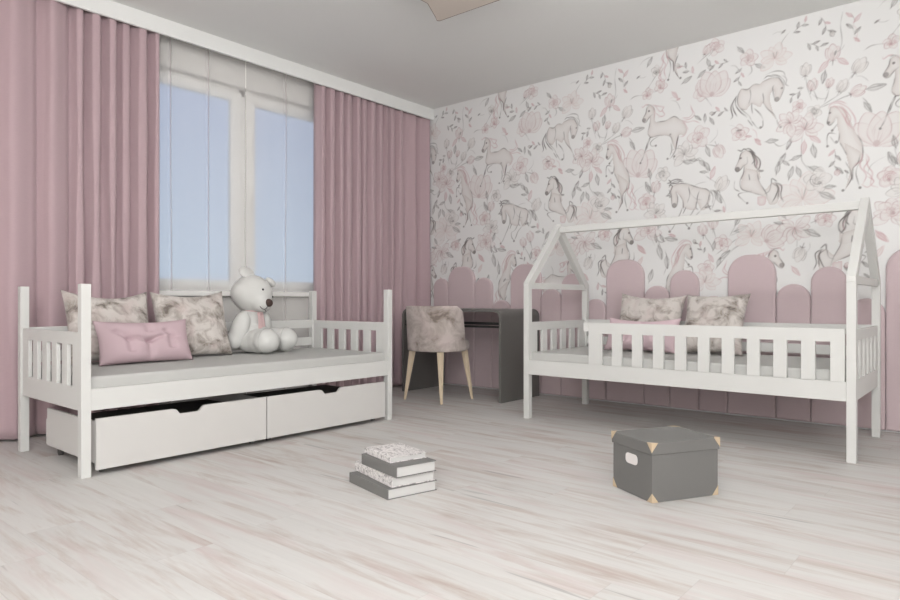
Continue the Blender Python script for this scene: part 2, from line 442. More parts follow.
# ------------------------------------------------------------------ printed wallpaper: the drawing is rasterised into the wall's own colour attribute
WALL = json.loads('''{"mot":{"A":[["f","b",5,0.3,[[56,100],[32,86],[20,46],[4,18],[-8,-3],[4,-27],[24,-20],[52,6],[48,-59],[36,-118],[60,-149],[131,-145],[208,-163],[231,-225],[254,-266],[276,-169],[314,-171],[336,-138],[321,-91],[306,-63],[284,-48],[246,-22],[208,-30],[170,-39],[100,-37],[92,17],[80,73]]],["s","g",4,0.45,[[56,100],[32,86],[20,46],[4,18],[-8,-3],[4,-27],[24,-20],[52,9],[72,25]]],["s","g",3,0.35,[[56,5],[48,-59],[36,-110],[56,-150],[36,-195],[22,-242]]],["s","k",3,0.45,[[80,-148],[52,-151],[38,-195],[24,-239]]],["s","k",3,0.45,[[42,-165],[22,-219],[7,-265],[-13,-310],[-23,-333]]],["s","g",3,0.45,[[123,-148],[76,-170],[56,-194],[72,-217],[104,-217]]],["s","g",3,0.45,[[96,-38],[170,-41],[208,-30],[246,-22],[284,-49],[306,-61]]],["s","r",3,0.35,[[306,-63],[325,-92],[336,-138],[317,-176],[284,-181]]],["s","g",3,0.3,[[60,-149],[131,-145],[208,-163],[227,-210],[231,-270]]],["s","k",4,0.45,[[276,-169],[263,-215],[252,-273]]],["s","g",3,0.4,[[260,-200],[254,-264],[218,-324],[189,-331]]],["s","g",3,0.4,[[218,-212],[223,-269],[208,-313]]],["d","k",9,0.7,[[-23,-333]]],["d","k",9,0.7,[[100,-217]]],["d","k",9,0.7,[[191,-330]]],["d","k",9,0.7,[[242,-320]]],["d","k",16,0.6,[[6,-7]]],["d","k",9,0.8,[[46,56]]],["d","k",9,0.5,[[212,-151]]],["s","r",4,0.42,[[56,100],[84,72],[92,33],[84,-12]]],["s","r",4,0.42,[[60,103],[108,83],[162,65],[150,44],[166,4],[123,-5]]],["s","r",4,0.42,[[92,86],[131,40],[154,40]]],["s","r",4,0.42,[[100,31],[131,1],[158,-4]]],["s","r",4,0.42,[[44,110],[20,107],[-4,93],[-12,106]]],["s","r",4,0.4,[[306,-61],[358,-61],[391,-34],[373,9],[362,41]]],["s","r",4,0.4,[[306,-65],[343,-81],[387,-81],[431,-103]]],["s","r",4,0.4,[[299,-43],[351,-49],[380,-21],[369,17]]],["s","k",3,0.45,[[28,102],[52,103],[80,80],[88,49]]]],"B":[["f","b",5,0.26,[[19,138],[43,72],[19,-7],[-12,-11],[-19,65],[-44,15],[-19,-98],[0,-142],[-63,-49],[-88,-10],[-107,-34],[-159,-3],[-198,-37],[-238,-15],[-255,30],[-245,84],[-228,115],[-185,106],[-153,127],[-107,124],[-88,137],[-44,151]]],["s","g",4,0.42,[[-88,135],[-44,148],[-6,147],[19,131],[43,68],[22,-1]]],["s","g",4,0.42,[[-12,-8],[-19,31],[-25,79],[-16,98]]],["s","g",4,0.42,[[-107,123],[-146,129],[-185,106],[-228,115]]],["s","g",4,0.42,[[-228,115],[-248,78],[-253,29],[-235,-16],[-198,-37]]],["s","g",4,0.42,[[-82,-11],[-60,-53],[-19,-98],[3,-143]]],["s","g",4,0.42,[[-146,-33],[-107,-82],[-85,-127]]],["s","g",4,0.42,[[-159,4],[-159,-31],[-153,-73]]],["s","g",4,0.42,[[-238,-15],[-205,-50],[-175,-83],[-159,-121]]],["s","g",4,0.42,[[-88,59],[-82,9],[-88,-17]]],["s","g",4,0.42,[[-172,104],[-166,54],[-179,1]]],["s","k",3,0.35,[[-69,178],[-31,189],[6,188],[43,172],[53,137]]],["s","k",3,0.35,[[-63,169],[-19,166],[19,151],[43,119],[49,84]]],["s","k",3,0.35,[[-82,153],[-56,168],[-25,157],[19,148]]],["s","k",3,0.35,[[31,155],[62,121],[56,89],[74,72]]],["s","k",4,0.4,[[-258,73],[-285,29],[-278,-22],[-258,-68]]],["s","k",4,0.4,[[-262,66],[-265,11],[-232,-45],[-192,-87]]],["s","k",4,0.4,[[-272,47],[-299,3],[-285,-63],[-299,-82]]],["s","g",4,0.4,[[-159,-121],[-127,-168],[-107,-178]]],["s","g",4,0.4,[[-88,-126],[-88,-168],[-107,-181]]],["s","g",4,0.4,[[-185,-109],[-153,-156]]],["s","g",4,0.4,[[0,-142],[6,-177],[19,-193]]],["d","k",11,0.65,[[-102,-175]]],["d","k",9,0.5,[[24,-194]]],["d","k",17,0.55,[[1,-2]]],["d","k",8,0.6,[[32,67]]]],"C":[["f","b",5,0.3,[[14,101],[6,64],[-4,3],[6,-15],[27,-3],[48,22],[52,-31],[61,-90],[65,-139],[90,-191],[102,-231],[119,-319],[135,-387],[139,-312],[172,-278],[192,-234],[188,-177],[172,-127],[147,-76],[123,-5],[81,79]]],["f","b",5,0.25,[[92,-145],[176,-214],[192,-265],[165,-291],[139,-318],[129,-381],[97,-442],[113,-375],[123,-316],[102,-215]]],["s","g",4,0.5,[[14,96],[4,55],[-4,3],[8,-17],[30,-3],[48,20]]],["s","g",4,0.5,[[52,-17],[23,-50],[21,-60]]],["s","g",4,0.5,[[44,-78],[4,-71],[-7,-108],[-4,-157]]],["s","g",4,0.5,[[63,-81],[58,-128],[41,-137],[10,-92]]],["s","g",4,0.5,[[65,-139],[90,-191],[104,-221]]],["s","g",4,0.5,[[98,-268],[119,-319],[135,-387]]],["s","g",4,0.5,[[163,-107],[186,-158],[192,-225],[184,-261],[155,-290]]],["s","g",4,0.5,[[139,-312],[135,-387]]],["s","k",3,0.45,[[176,-234],[165,-282],[136,-318],[130,-376],[92,-447]]],["s","g",3,0.4,[[192,-265],[165,-301],[155,-349],[165,-399],[176,-439]]],["d","k",10,0.75,[[83,-447]]],["d","k",10,0.75,[[176,-440]]],["d","k",9,0.65,[[-4,-152]]],["d","k",9,0.65,[[46,-131]]],["d","k",9,0.65,[[23,-55]]],["d","k",11,0.75,[[2,-1]]],["d","k",7,0.75,[[10,61]]],["s","r",5,0.42,[[14,111],[56,117],[98,85],[131,41],[151,-11],[143,-75]]],["s","r",5,0.42,[[23,99],[65,91],[98,37],[123,-43],[147,-76]]],["s","r",5,0.42,[[6,88],[40,96],[90,20],[115,-61]]],["s","r",5,0.42,[[65,101],[106,45],[98,-1],[131,-64]]],["s","r",5,0.42,[[81,79],[123,14],[115,-33]]],["s","r",5,0.42,[[2,84],[14,116],[65,125],[106,98]]],["s","r",7,0.35,[[192,-225],[180,-270],[147,-294]]],["s","r",4,0.42,[[197,-217],[223,-269],[197,-324],[228,-366],[248,-407]]],["s","r",4,0.42,[[192,-236],[176,-302],[207,-364],[192,-421]]],["s","r",4,0.42,[[217,-375],[248,-407],[217,-443],[186,-421]]],["s","r",4,0.42,[[207,-238],[217,-307],[243,-358],[233,-425],[269,-448]]]],"D":[["f","b",5,0.3,[[63,124],[27,108],[10,61],[-13,8],[-3,-17],[17,-9],[43,18],[43,-27],[30,-81],[141,-94],[148,-40],[148,42],[115,88]]],["f","b",5,0.28,[[58,-3],[33,-64],[27,-138],[94,-176],[179,-215],[214,-270],[262,-253],[273,-151],[226,-125],[179,-163],[143,-96],[131,-32]]],["s","g",4,0.5,[[63,127],[27,108],[11,61],[-13,8],[-2,-19],[19,-10],[43,17],[68,32],[66,74]]],["s","g",4,0.5,[[47,15],[40,-40],[23,-80]]],["s","g",4,0.5,[[76,-45],[83,-87]]],["s","g",4,0.45,[[48,-23],[20,-84],[30,-144],[94,-174],[167,-204]]],["s","g",4,0.45,[[94,-166],[8,-179],[39,-225],[64,-246]]],["s","g",4,0.45,[[-17,-81],[-19,-134],[14,-161]]],["s","g",4,0.45,[[131,-43],[145,-107],[185,-184],[197,-227]]],["s","g",4,0.45,[[220,-125],[209,-176],[179,-194]]],["f","r",5,0.5,[[131,-206],[185,-216],[179,-268],[137,-264]]],["s","k",4,0.4,[[226,-125],[262,-160],[250,-211],[226,-261]]],["s","k",4,0.4,[[238,-121],[285,-152],[279,-213],[297,-256]]],["s","k",4,0.4,[[250,-128],[267,-171],[262,-233]]],["s","k",4,0.4,[[220,-130],[226,-94],[256,-118]]],["d","k",17,0.75,[[1,-2]]],["d","k",8,0.85,[[23,72]]],["d","k",9,0.7,[[66,-246]]],["s","k",4,0.42,[[3,133],[27,122],[43,133],[63,124]]],["s","k",4,0.42,[[70,116],[102,100],[128,45],[125,-3]]],["s","k",4,0.42,[[70,123],[115,81],[148,42],[148,-6],[128,-31]]],["s","k",4,0.42,[[83,107],[115,67],[115,12],[141,-26]]],["s","k",4,0.42,[[57,132],[83,128],[122,87]]],["s","k",4,0.42,[[96,98],[109,48],[96,22]]],["s","r",5,0.35,[[115,60],[128,24],[122,-9]]]],"E":[["f","b",5,0.3,[[-29,138],[-24,72],[-19,6],[0,-19],[21,2],[25,57],[18,95],[61,35],[70,-21],[153,-47],[171,6],[198,-51],[242,-37],[264,51],[233,97],[153,127],[88,152],[42,162],[-10,150]]],["s","g",4,0.48,[[-29,119],[-22,72],[-17,6],[0,-17],[19,2],[26,53],[14,100]]],["s","g",4,0.48,[[-10,145],[42,160],[98,149],[153,125],[193,106],[235,97],[264,64],[260,15]]],["s","g",4,0.48,[[42,74],[65,26],[70,-35]]],["s","g",4,0.48,[[107,132],[116,66],[98,13]]],["s","g",4,0.48,[[166,16],[162,-30],[175,-49]]],["s","g",4,0.48,[[189,95],[171,42],[171,-12]]],["s","g",4,0.48,[[260,69],[242,-1],[198,-51]]],["s","g",6,0.4,[[269,86],[304,56],[295,3],[273,-49]]],["s","g",6,0.4,[[264,82],[282,40],[278,-14]]],["s","g",6,0.4,[[269,86],[313,64],[313,10]]],["s","k",4,0.4,[[-39,139],[-24,165],[23,179],[70,168]]],["s","k",4,0.4,[[-43,158],[-15,146],[-34,101],[-53,84]]],["s","k",4,0.4,[[-29,185],[14,194],[61,183]]],["s","k",4,0.4,[[-53,169],[-24,175],[-43,196]]],["s","k",4,0.4,[[-39,120],[-29,82],[-63,76]]],["s","k",4,0.4,[[-15,164],[23,165],[42,176]]],["s","g",4,0.45,[[67,-10],[40,-75],[12,-118],[-8,-162],[-32,-192]]],["s","g",4,0.45,[[87,-22],[67,-66]]],["s","g",4,0.45,[[154,-28],[121,-81],[87,-101],[87,-145],[114,-175]]],["s","g",4,0.45,[[194,-53],[154,-94],[134,-137],[114,-175]]],["s","g",4,0.45,[[240,-1],[266,-58]]],["d","k",12,0.7,[[-35,-192]]],["d","k",12,0.7,[[110,-178]]],["d","k",18,0.6,[[0,2]]],["d","k",8,0.6,[[-32,68]]]]},"F":[["rose",0.526,2.096,0.066,80,"r"],["rose",0.615,2.04,0.072,60,"g"],["mag",0.562,1.958,0.125,90,"r"],["mag",0.46,2.002,0.107,150,"r"],["leaf",0.621,1.862,0.078,-40,"r"],["leaf",0.556,1.82,0.086,-95,"r"],["leaf",0.615,1.785,0.085,-80,"g"],["leaf",0.626,1.665,0.085,-25,"g"],["rose",1.03,1.563,0.098,100,"r"],["leaf",1.055,1.664,0.061,-60,"g"],["bud",0.724,2.399,0.097,90,"r"],["leaf",0.673,2.327,0.084,-130,"r"],["leaf",0.779,2.334,0.077,-40,"r"],["bud",0.872,2.281,0.094,55,"g"],["bud",0.779,2.175,0.077,60,"g"],["bud",0.707,2.21,0.058,70,"r"],["leaf",0.673,2.256,0.078,-100,"g"],["bud",0.609,2.218,0.072,75,"r"],["bud",0.568,2.326,0.079,85,"g"],["leaf",0.957,2.131,0.099,5,"g"],["bud",0.861,2.126,0.082,20,"r"],["leaf",0.915,2.015,0.075,-60,"g"],["tulip",0.978,1.873,0.204,80,"r"],["rose",0.213,2.49,0.09,80,"r"],["leaf",0.16,2.559,0.063,-50,"g"],["leaf",0.285,2.418,0.069,-30,"g"],["mag",0.38,2.47,0.122,90,"p"],["leaf",1.056,2.632,0.069,60,"g"],["rose",1.112,2.551,0.068,80,"g"],["rose",1.04,2.391,0.069,90,"r"],["rose",1.143,2.43,0.076,60,"r"],["leaf",1.25,2.34,0.067,-50,"r"],["rose",1.456,2.327,0.109,120,"r"],["tulip",1.534,2.368,0.172,80,"r"],["leaf",1.449,2.452,0.065,40,"g"],["leaf",1.499,2.52,0.065,-70,"g"],["leaf",1.34,2.432,0.074,30,"g"],["rose",1.548,2.623,0.093,30,"r"],["bud",1.485,2.617,0.065,60,"r"],["rose",1.428,1.998,0.124,90,"r"],["leaf",1.42,2.138,0.058,-40,"g"],["leaf",1.471,2.128,0.058,90,"g"],["leaf",1.52,2.098,0.058,-60,"g"],["leaf",1.492,1.886,0.079,-70,"g"],["bud",0.011,1.875,0.093,-70,"r"],["leaf",1.34,1.828,0.074,160,"g"],["leaf",1.391,1.835,0.059,170,"g"],["leaf",1.449,1.806,0.065,-50,"g"],["leaf",1.485,1.779,0.079,-60,"g"],["leaf",1.527,1.723,0.086,70,"r"],["leaf",1.463,1.738,0.051,170,"g"],["mag",1.318,1.905,0.118,100,"g"],["rose",1.158,1.762,0.083,60,"g"],["bud",1.104,1.67,0.084,75,"r"],["leaf",1.04,1.67,0.092,110,"g"],["leaf",1.056,1.775,0.076,100,"g"],["rose",1.032,1.563,0.1,90,"r"],["mag",1.112,1.487,0.106,60,"g"],["bud",0.032,1.637,0.107,60,"g"],["leaf",0.004,1.547,0.093,-60,"g"],["rose",0.154,1.98,0.091,90,"r"],["leaf",0.272,1.898,0.055,-50,"r"],["leaf",0.361,1.891,0.075,0,"g"],["leaf",0.466,1.854,0.067,-110,"g"],["leaf",0.423,1.753,0.081,60,"g"],["leaf",0.398,1.702,0.081,80,"g"],["leaf",0.508,1.754,0.066,20,"g"],["leaf",0.478,1.658,0.08,75,"g"],["leaf",0.526,1.659,0.073,-70,"g"],["leaf",0.448,1.729,0.054,-40,"g"],["mag",0.547,1.513,0.212,95,"p"],["rose",0.637,1.594,0.121,80,"g"],["leaf",0.689,1.485,0.096,-30,"g"],["leaf",0.707,1.54,0.064,0,"g"],["bud",1.456,1.319,0.08,95,"r"],["bud",1.527,1.364,0.086,90,"r"],["rose",0.039,1.216,0.092,80,"r"],["leaf",1.513,1.113,0.065,-60,"r"],["rose",1.478,1.042,0.087,80,"r"],["leaf",1.534,1.198,0.065,80,"g"],["leaf",0.011,1.082,0.064,70,"g"],["leaf",0.052,1.13,0.085,40,"g"],["leaf",0.16,1.307,0.091,20,"g"],["leaf",0.14,1.365,0.07,60,"g"],["mag",0.233,1.274,0.132,80,"p"],["tulip",0.38,1.244,0.129,30,"r"],["mag",1.04,1.356,0.13,80,"r"],["leaf",1.135,1.387,0.076,70,"g"],["leaf",1.22,1.268,0.09,-10,"g"],["leaf",0.984,1.205,0.085,-50,"r"],["leaf",1.104,1.283,0.061,-80,"g"],["leaf",1.151,1.28,0.06,-60,"g"],["mag",0.502,1.269,0.126,-90,"r"],["leaf",0.603,1.249,0.098,-25,"g"],["bud",0.667,1.342,0.091,20,"r"],["bud",0.532,1.115,0.093,-110,"g"],["leaf",0.508,1.003,0.073,-50,"r"],["leaf",0.429,1.389,0.067,120,"g"],["leaf",0.404,1.33,0.054,170,"g"],["leaf",0.712,1.377,0.064,30,"g"],["rose",1.04,1.36,0.11,90,"r"],["leaf",0.994,1.198,0.08,-45,"r"],["rose",0.689,1.333,0.08,70,"r"],["leaf",1.135,1.175,0.106,-75,"g"],["leaf",1.189,1.097,0.09,-85,"g"],["leaf",1.064,0.995,0.092,75,"g"],["mag",1.471,0.963,0.13,90,"p"],["leaf",0.976,1.105,0.077,60,"p"]],"S":[[[0.861,2.258],[0.818,2.217],[0.774,2.138],[0.661,2.07],[0.603,2.016]],[[0.861,2.126],[0.807,2.112],[0.74,2.087],[0.65,2.059]],[[0.707,2.203],[0.695,2.135],[0.673,2.081]],[[0.609,2.198],[0.638,2.114]],[[0.568,2.299],[0.58,2.204],[0.603,2.121]],[[0.55,1.907],[0.544,1.835],[0.544,1.736],[0.58,1.678],[0.626,1.607]],[[0.568,1.7],[0.638,1.644]],[[0.724,2.367],[0.774,2.438],[0.768,2.567],[0.779,2.647]],[[0.883,2.084],[0.915,2.04],[0.931,1.981]],[[0.032,1.622],[-0.038,1.674],[-0.08,1.708]],[[0.011,1.582],[0.052,1.499],[0.059,1.449]],[[1.456,1.942],[1.541,1.915],[1.59,1.879]],[[1.158,1.732],[1.104,1.678],[1.088,1.588],[1.096,1.512]],[[1.056,1.745],[1.072,1.651]],[[0.514,1.953],[0.472,1.88],[0.411,1.849],[0.361,1.891]],[[0.496,1.882],[0.448,1.816]],[[1.377,1.815],[1.435,1.844],[1.478,1.78],[1.499,1.727]],[[1.456,1.297],[1.506,1.221],[1.541,1.155]],[[1.527,1.335],[1.555,1.24]],[[1.534,1.127],[1.61,1.18],[1.698,1.245]],[[1.527,1.005],[1.576,1.068],[1.665,1.163],[1.745,1.215]],[[0.086,1.263],[0.127,1.345],[0.14,1.393]],[[0.093,1.269],[0.167,1.293]],[[0.514,1.209],[0.514,1.162]],[[0.52,1.314],[0.568,1.377],[0.621,1.411]],[[0.472,1.325],[0.423,1.389]],[[1.056,1.324],[1.135,1.251],[1.197,1.262]],[[1.096,1.329],[1.135,1.228],[1.166,1.098]],[[1.04,1.34],[1.096,1.23]],[[1.174,1.188],[1.197,1.097],[1.166,1.0]],[[1.143,2.43],[1.096,2.394],[1.04,2.421]],[[1.112,2.528],[1.064,2.462],[1.024,2.409]],[[1.548,2.616],[1.478,2.575],[1.413,2.533]],[[1.456,2.298],[1.492,2.254],[1.52,2.206]],[[0.213,2.476],[0.233,2.402],[0.207,2.367]],[[0.448,1.803],[0.411,1.768]],[[1.04,2.383],[0.943,2.395],[0.894,2.374]]]}''')
PER = 1.558
NX, NZ = 390, 479
Z0 = 0.78
CX = PER / NX
CZ = (H - Z0) / (NZ - 1)
INK = {'g': srgb(134, 130, 128), 'k': srgb(96, 90, 88), 'r': srgb(194, 156, 160), 'd': srgb(160, 112, 118), 'b': srgb(186, 174, 169), 'p': srgb(206, 180, 178), 'w': srgb(227, 225, 223)}
paper = srgb(230, 230, 229)
img = np.zeros((NZ, NX, 3), np.float32)
img[:] = paper[:3]

def catmull(pts, step=0.004):
    P = [np.array(p, float) for p in pts]
    if len(P) == 1: return np.array(P)
    P = [2 * P[0] - P[1]] + P + [2 * P[-1] - P[-2]]
    out = []
    for i in range(1, len(P) - 2):
        n = max(2, int(np.linalg.norm(P[i + 1] - P[i]) / step))
        t = np.linspace(0, 1, n, endpoint=False)[:, None]
        out.append(0.5 * ((2 * P[i]) + (-P[i - 1] + P[i + 1]) * t + (2 * P[i - 1] - 5 * P[i] + 4 * P[i + 1] - P[i + 2]) * t ** 2 + (-P[i - 1] + 3 * P[i] - 3 * P[i + 1] + P[i + 2]) * t ** 3))
    out.append(P[-2][None, :])
    return np.vstack(out)

def window(q, pad):
    lo = q.min(0) - pad; hi = q.max(0) + pad
    i0 = int(math.floor(lo[0] / CX)); i1 = int(math.ceil(hi[0] / CX))
    j0 = max(0, int(math.floor((lo[1] - Z0) / CZ))); j1 = min(NZ - 1, int(math.ceil((hi[1] - Z0) / CZ)))
    if j1 < j0 or i1 < i0: return None
    I = np.arange(i0, i1 + 1); J = np.arange(j0, j1 + 1)
    X, Z = np.meshgrid(I * CX, Z0 + J * CZ)
    return I % NX, J, X, Z

def blend(I, J, A, col):
    c = np.array(col[:3], np.float32)
    sub = img[np.ix_(J, I)]
    img[np.ix_(J, I)] = sub + (c - sub) * A[..., None]

def dist(X, Z, q):
    d = np.full(X.shape, 9.0, np.float32)
    for k in range(0, len(q), 24):
        s = q[k:k + 24]
        dd = np.sqrt((X[..., None] - s[:, 0]) ** 2 + (Z[..., None] - s[:, 1]) ** 2).min(-1)
        d = np.minimum(d, dd)
    return d

jit = np.random.RandomState(7)
def stroke(pts, col, w=0.004, al=0.5, passes=2):
    """pencil line: pressure varies along it, with a faint second pass beside it"""
    base = [np.array(p, float) for p in pts]
    for k in range(passes):
        P = base if k == 0 else [p + jit.uniform(-0.0045, 0.0045, 2) for p in base]
        q = catmull(P, 0.003)
        g = window(q, 0.010)
        if g is None: return
        I, J, X, Z = g
        n = len(q)
        ph, fq = jit.uniform(0, 6.28), jit.uniform(18, 34)
        s = np.arange(n) * 0.003
        press = 0.62 + 0.38 * np.sin(s * fq * 2 + ph)
        ends = np.clip(np.minimum(np.arange(n) + 1, n - np.arange(n)) / max(3.0, n * 0.18), 0.25, 1)
        press = press * ends * (1.0 if k == 0 else 0.5)
        A = np.zeros(X.shape, np.float32)
        for m in range(0, n, 24):
            ss = q[m:m + 24]
            d = np.sqrt((X[..., None] - ss[:, 0]) ** 2 + (Z[..., None] - ss[:, 1]) ** 2)
            A = np.maximum(A, (np.clip(1.1 - np.maximum(d - w * 0.22, 0) / 0.0044, 0, 1) * press[m:m + 24]).max(-1))
        blend(I, J, np.minimum(1, al) * A, INK[col])

def dot(p, col, r, al):
    q = np.array([p]); g = window(q, r + 0.008)
    if g is None: return
    I, J, X, Z = g
    d = np.hypot(X - p[0], (Z - p[1]))
    blend(I, J, al * np.clip(1 - (d - r) / 0.006, 0, 1) , INK[col])

def fill(pts, col, al, edge=0.03, core=0.3):
    """watercolour wash, deeper towards its outline"""
    q = catmull(list(pts) + [pts[0]])
    g = window(q, 0.006)
    if g is None: return
    I, J, X, Z = g
    inside = np.zeros(X.shape, bool)
    n = len(q)
    for k in range(n):
        x0, z0 = q[k - 1]; x1, z1 = q[k]
        if z0 == z1: continue
        c = ((z0 > Z) != (z1 > Z)) & (X < (x1 - x0) * (Z - z0) / (z1 - z0) + x0)
        inside ^= c
    d = dist(X, Z, q)
    A = np.where(inside, al * (core + (1 - core) * np.exp(-d / edge)), 0)
    blend(I, J, A, INK[col])

def motif(name, ax, az, mir=1, fade=1.0):
    for kind, col, wd, al, pts in WALL['mot'][name]:
        P = [(ax + mir * x / 1000.0, az + z / 1000.0) for x, z in pts]
        if kind == 'f':
            fill(P, 'w', 0.8 * fade, 0.5, 1.0)
            fill(P, col, 0.55 * fade, 0.016, 0.10)
        elif kind == 's' and col == 'r': stroke(P, 'r', 0.002, al * 1.0 * fade, 5)
        elif kind == 's': stroke(P, col, wd / 1000.0, min(1, al * 1.75) * fade, 5 if (col == 'r' and wd >= 4) or (col == 'k' and wd >= 4) else 2)
        else: dot(P[0], col, wd / 1000.0 * (0.8 if wd > 12 else 0.55), al * fade)

def rot(pts, x, z, s, a):
    c, d = math.cos(a), math.sin(a)
    return [(x + s * (u * c - v * d), z + s * (u * d + v * c)) for u, v in pts]

LINE = {'r': 'r', 'g': 'g', 'p': 'p'}
def petal(x, z, s, a, tone, wid=0.3, al=0.55, washa=0.3):
    o = [(0, 0), (0.35, wid), (0.75, wid * 0.85), (1.0, 0.02), (0.75, -wid * 0.8), (0.35, -wid)]
    P = rot(o, x, z, s, a)
    c = {'r': 'r', 'g': 'b', 'p': 'p'}[tone]
    fill(P, 'w', 0.6, 0.5, 1.0)
    fill(P, c, washa * 0.75, 0.005, 0.15)
    stroke(P + [P[0]], 'd' if tone == 'r' else LINE[tone], 0.001, al * 0.85, 1)
    # shade and veins run out from the base of the petal
    for v in (-0.35, 0.0, 0.4):
        stroke(rot([(0.04, 0), (0.3, wid * v * 0.8), (0.55, wid * v)], x, z, s, a), 'd' if tone == 'r' else LINE[tone], 0.001, al * 0.55, 1)

def leaf(x, z, s, a, tone):
    o = [(-0.5, 0), (-0.1, 0.17), (0.25, 0.12), (0.5, 0), (0.2, -0.13), (-0.15, -0.15)]
    P = rot(o, x, z, s, a)
    fill(P, tone, 0.4, 0.01, 0.35)
    stroke(P + [P[0]], LINE[tone], 0.002, 0.5)
    stroke(rot([(-0.6, 0.02), (0, 0.02), (0.45, 0)], x, z, s, a), 'k' if tone == 'g' else LINE[tone], 0.002, 0.45)
    if tone == 'g': stroke(rot([(0.1, 0.08), (0.5, 0)], x, z, s, a), 'k', 0.003, 0.4)

def bud(x, z, s, a, tone):
    for da, sc, wd in ((0.42, 0.9, 0.24), (-0.42, 0.9, 0.24), (0, 1.05, 0.26)):
        petal(*rot([(-0.5, 0)], x, z, s, a)[0], s * sc, a + da * 0.8, tone, wd)
    stroke(rot([(-0.75, 0), (-0.4, 0)], x, z, s, a), 'k', 0.003, 0.45)
    stroke(rot([(-0.5, -0.18), (-0.42, 0), (-0.5, 0.18)], x, z, s, a), 'k', 0.003, 0.45)

def rose(x, z, s, a, tone, rnd):
    n = 5
    for k in range(n):
        petal(x, z, s * 0.62, a + 2 * PI * k / n + rnd.uniform(-.25, .25), tone, 0.42, 0.42, 0.3)
    for k in range(3):
        r = s * (0.12 + 0.1 * k); b = rnd.uniform(0, 6.28)
        stroke([(x + r * math.cos(b + t), z + r * math.sin(b + t)) for t in (0, 0.9, 1.8, 2.7, 3.5)], LINE[tone], 0.002, 0.6)
    dot((x + rnd.uniform(-.1, .1) * s, z - 0.15 * s), 'd' if tone == 'r' else 'k', s * 0.06, 0.4)

def mag(x, z, s, a, tone, rnd):
    for k in range(8):
        aa = a + (k - 3.5) * 0.62
        petal(*rot([(-0.15, 0)], x, z, s, a)[0], s * (0.58 + 0.14 * (k % 2)), aa, tone if k % 3 else ('g' if tone == 'g' else 'b' if False else tone), 0.28, 0.48, 0.28)
    for k in range(5):
        aa = a + (k - 2) * 0.3
        x0, z0 = rot([(-0.15, 0)], x, z, s, a)[0]
        stroke([(x0, z0), (x0 + 0.3 * s * math.cos(aa), z0 + 0.3 * s * math.sin(aa))], 'k' if k % 2 else LINE[tone], 0.002, 0.4)

def tulip(x, z, s, a, tone, rnd):
    bx, bz = rot([(-0.5, 0)], x, z, s, a)[0]
    for da, sc, wd in ((0.75, 0.85, 0.3), (-0.75, 0.85, 0.3), (0.38, 1.0, 0.3), (-0.38, 1.0, 0.3), (0, 0.95, 0.28)):
        petal(bx, bz, s * sc, a + da, tone, wd, 0.42, 0.42)
    dot((bx + 0.1 * s * math.cos(a), bz + 0.1 * s * math.sin(a)), 'd', s * 0.07, 0.25)

rnd = random.Random(4)
for pts in WALL['S']:
    stroke(pts, 'g', 0.003, 0.5)
for t, x, z, s, ang, tone in WALL['F']:
    a = math.radians(ang); s *= 1.12
    if t == 'leaf': leaf(x, z, s, a, tone)
    elif t == 'bud': bud(x, z, s, a, tone)
    elif t == 'rose': rose(x, z, s, a, tone, rnd)
    elif t == 'mag': mag(x, z, s * 1.1, a, tone, rnd)
    else: tulip(x, z, s, a, tone, rnd)
motif('A', -2.112, 2.202); motif('B', -1.166, 2.170); motif('C', -0.860, 1.956); motif('D', -1.421, 1.730); motif('E', -1.870, 1.516)
motif('D', -2.206, 1.264, -1); motif('C', -1.739, 1.126, -1); motif('A', -1.129, 1.052, -1)
motif('C', -1.74, 2.905, -1)
# thin twigs, long grasses and stray petals between the flowers
for k in range(46):
    x = rnd.uniform(0, PER); z = rnd.uniform(0.85, 2.66); a = rnd.uniform(0, 6.28); s = rnd.uniform(0.03, 0.075)
    tone = rnd.choice('gggr')
    if k > 30: continue
    stroke(rot([(-1, 0), (-0.3, 0.25), (0.4, 0.1), (1, -0.2)], x, z, s, a), tone, 0.002, 0.32)
    if k % 2: leaf(x + s * 0.8 * math.cos(a), z + s * 0.8 * math.sin(a), s * 0.8, a + 0.6, tone)

# columns: 5 mm over the printed part the camera can see, same pitch to the right end of the wall
def spray(x, z, s, a):
    st_ = rot([(-0.5, 0), (-0.15, 0.08), (0.2, 0.02), (0.5, 0.12)], x, z, s, a)
    stroke(st_, 'g', 0.001, 0.5, 1)
    for k in range(4):
        t = -0.4 + k * 0.24
        px_, pz_ = rot([(t, 0.05)], x, z, s, a)[0]
        aa = a + (0.75 if k % 2 else -0.75)
        l = s * rnd.uniform(0.28, 0.42)
        leaf(px_ + l * 0.55 * math.cos(aa), pz_ + l * 0.55 * math.sin(aa), l, aa, 'r' if rnd.random() < 0.3 else 'g')
    if rnd.random() < 0.6: bud(*rot([(0.58, 0.14)], x, z, s, a)[0], s * 0.26, a, rnd.choice('rg'))
# fill what is still blank with light leaf sprays
pv = np.array(paper[:3], np.float32)
made = 0
for k in range(900):
    x = rnd.uniform(0, PER); z = rnd.uniform(0.9, 2.62)
    i, j = int(x / CX), int((z - Z0) / CZ)
    I = np.arange(i - 13, i + 14) % NX; J = np.clip(np.arange(j - 13, j + 14), 0, NZ - 1)
    if np.abs(img[np.ix_(J, I)] - pv).mean() < 0.004:
        spray(x, z, rnd.uniform(0.11, 0.16), rnd.uniform(0, 6.28)); made += 1
        if made >= 15: break

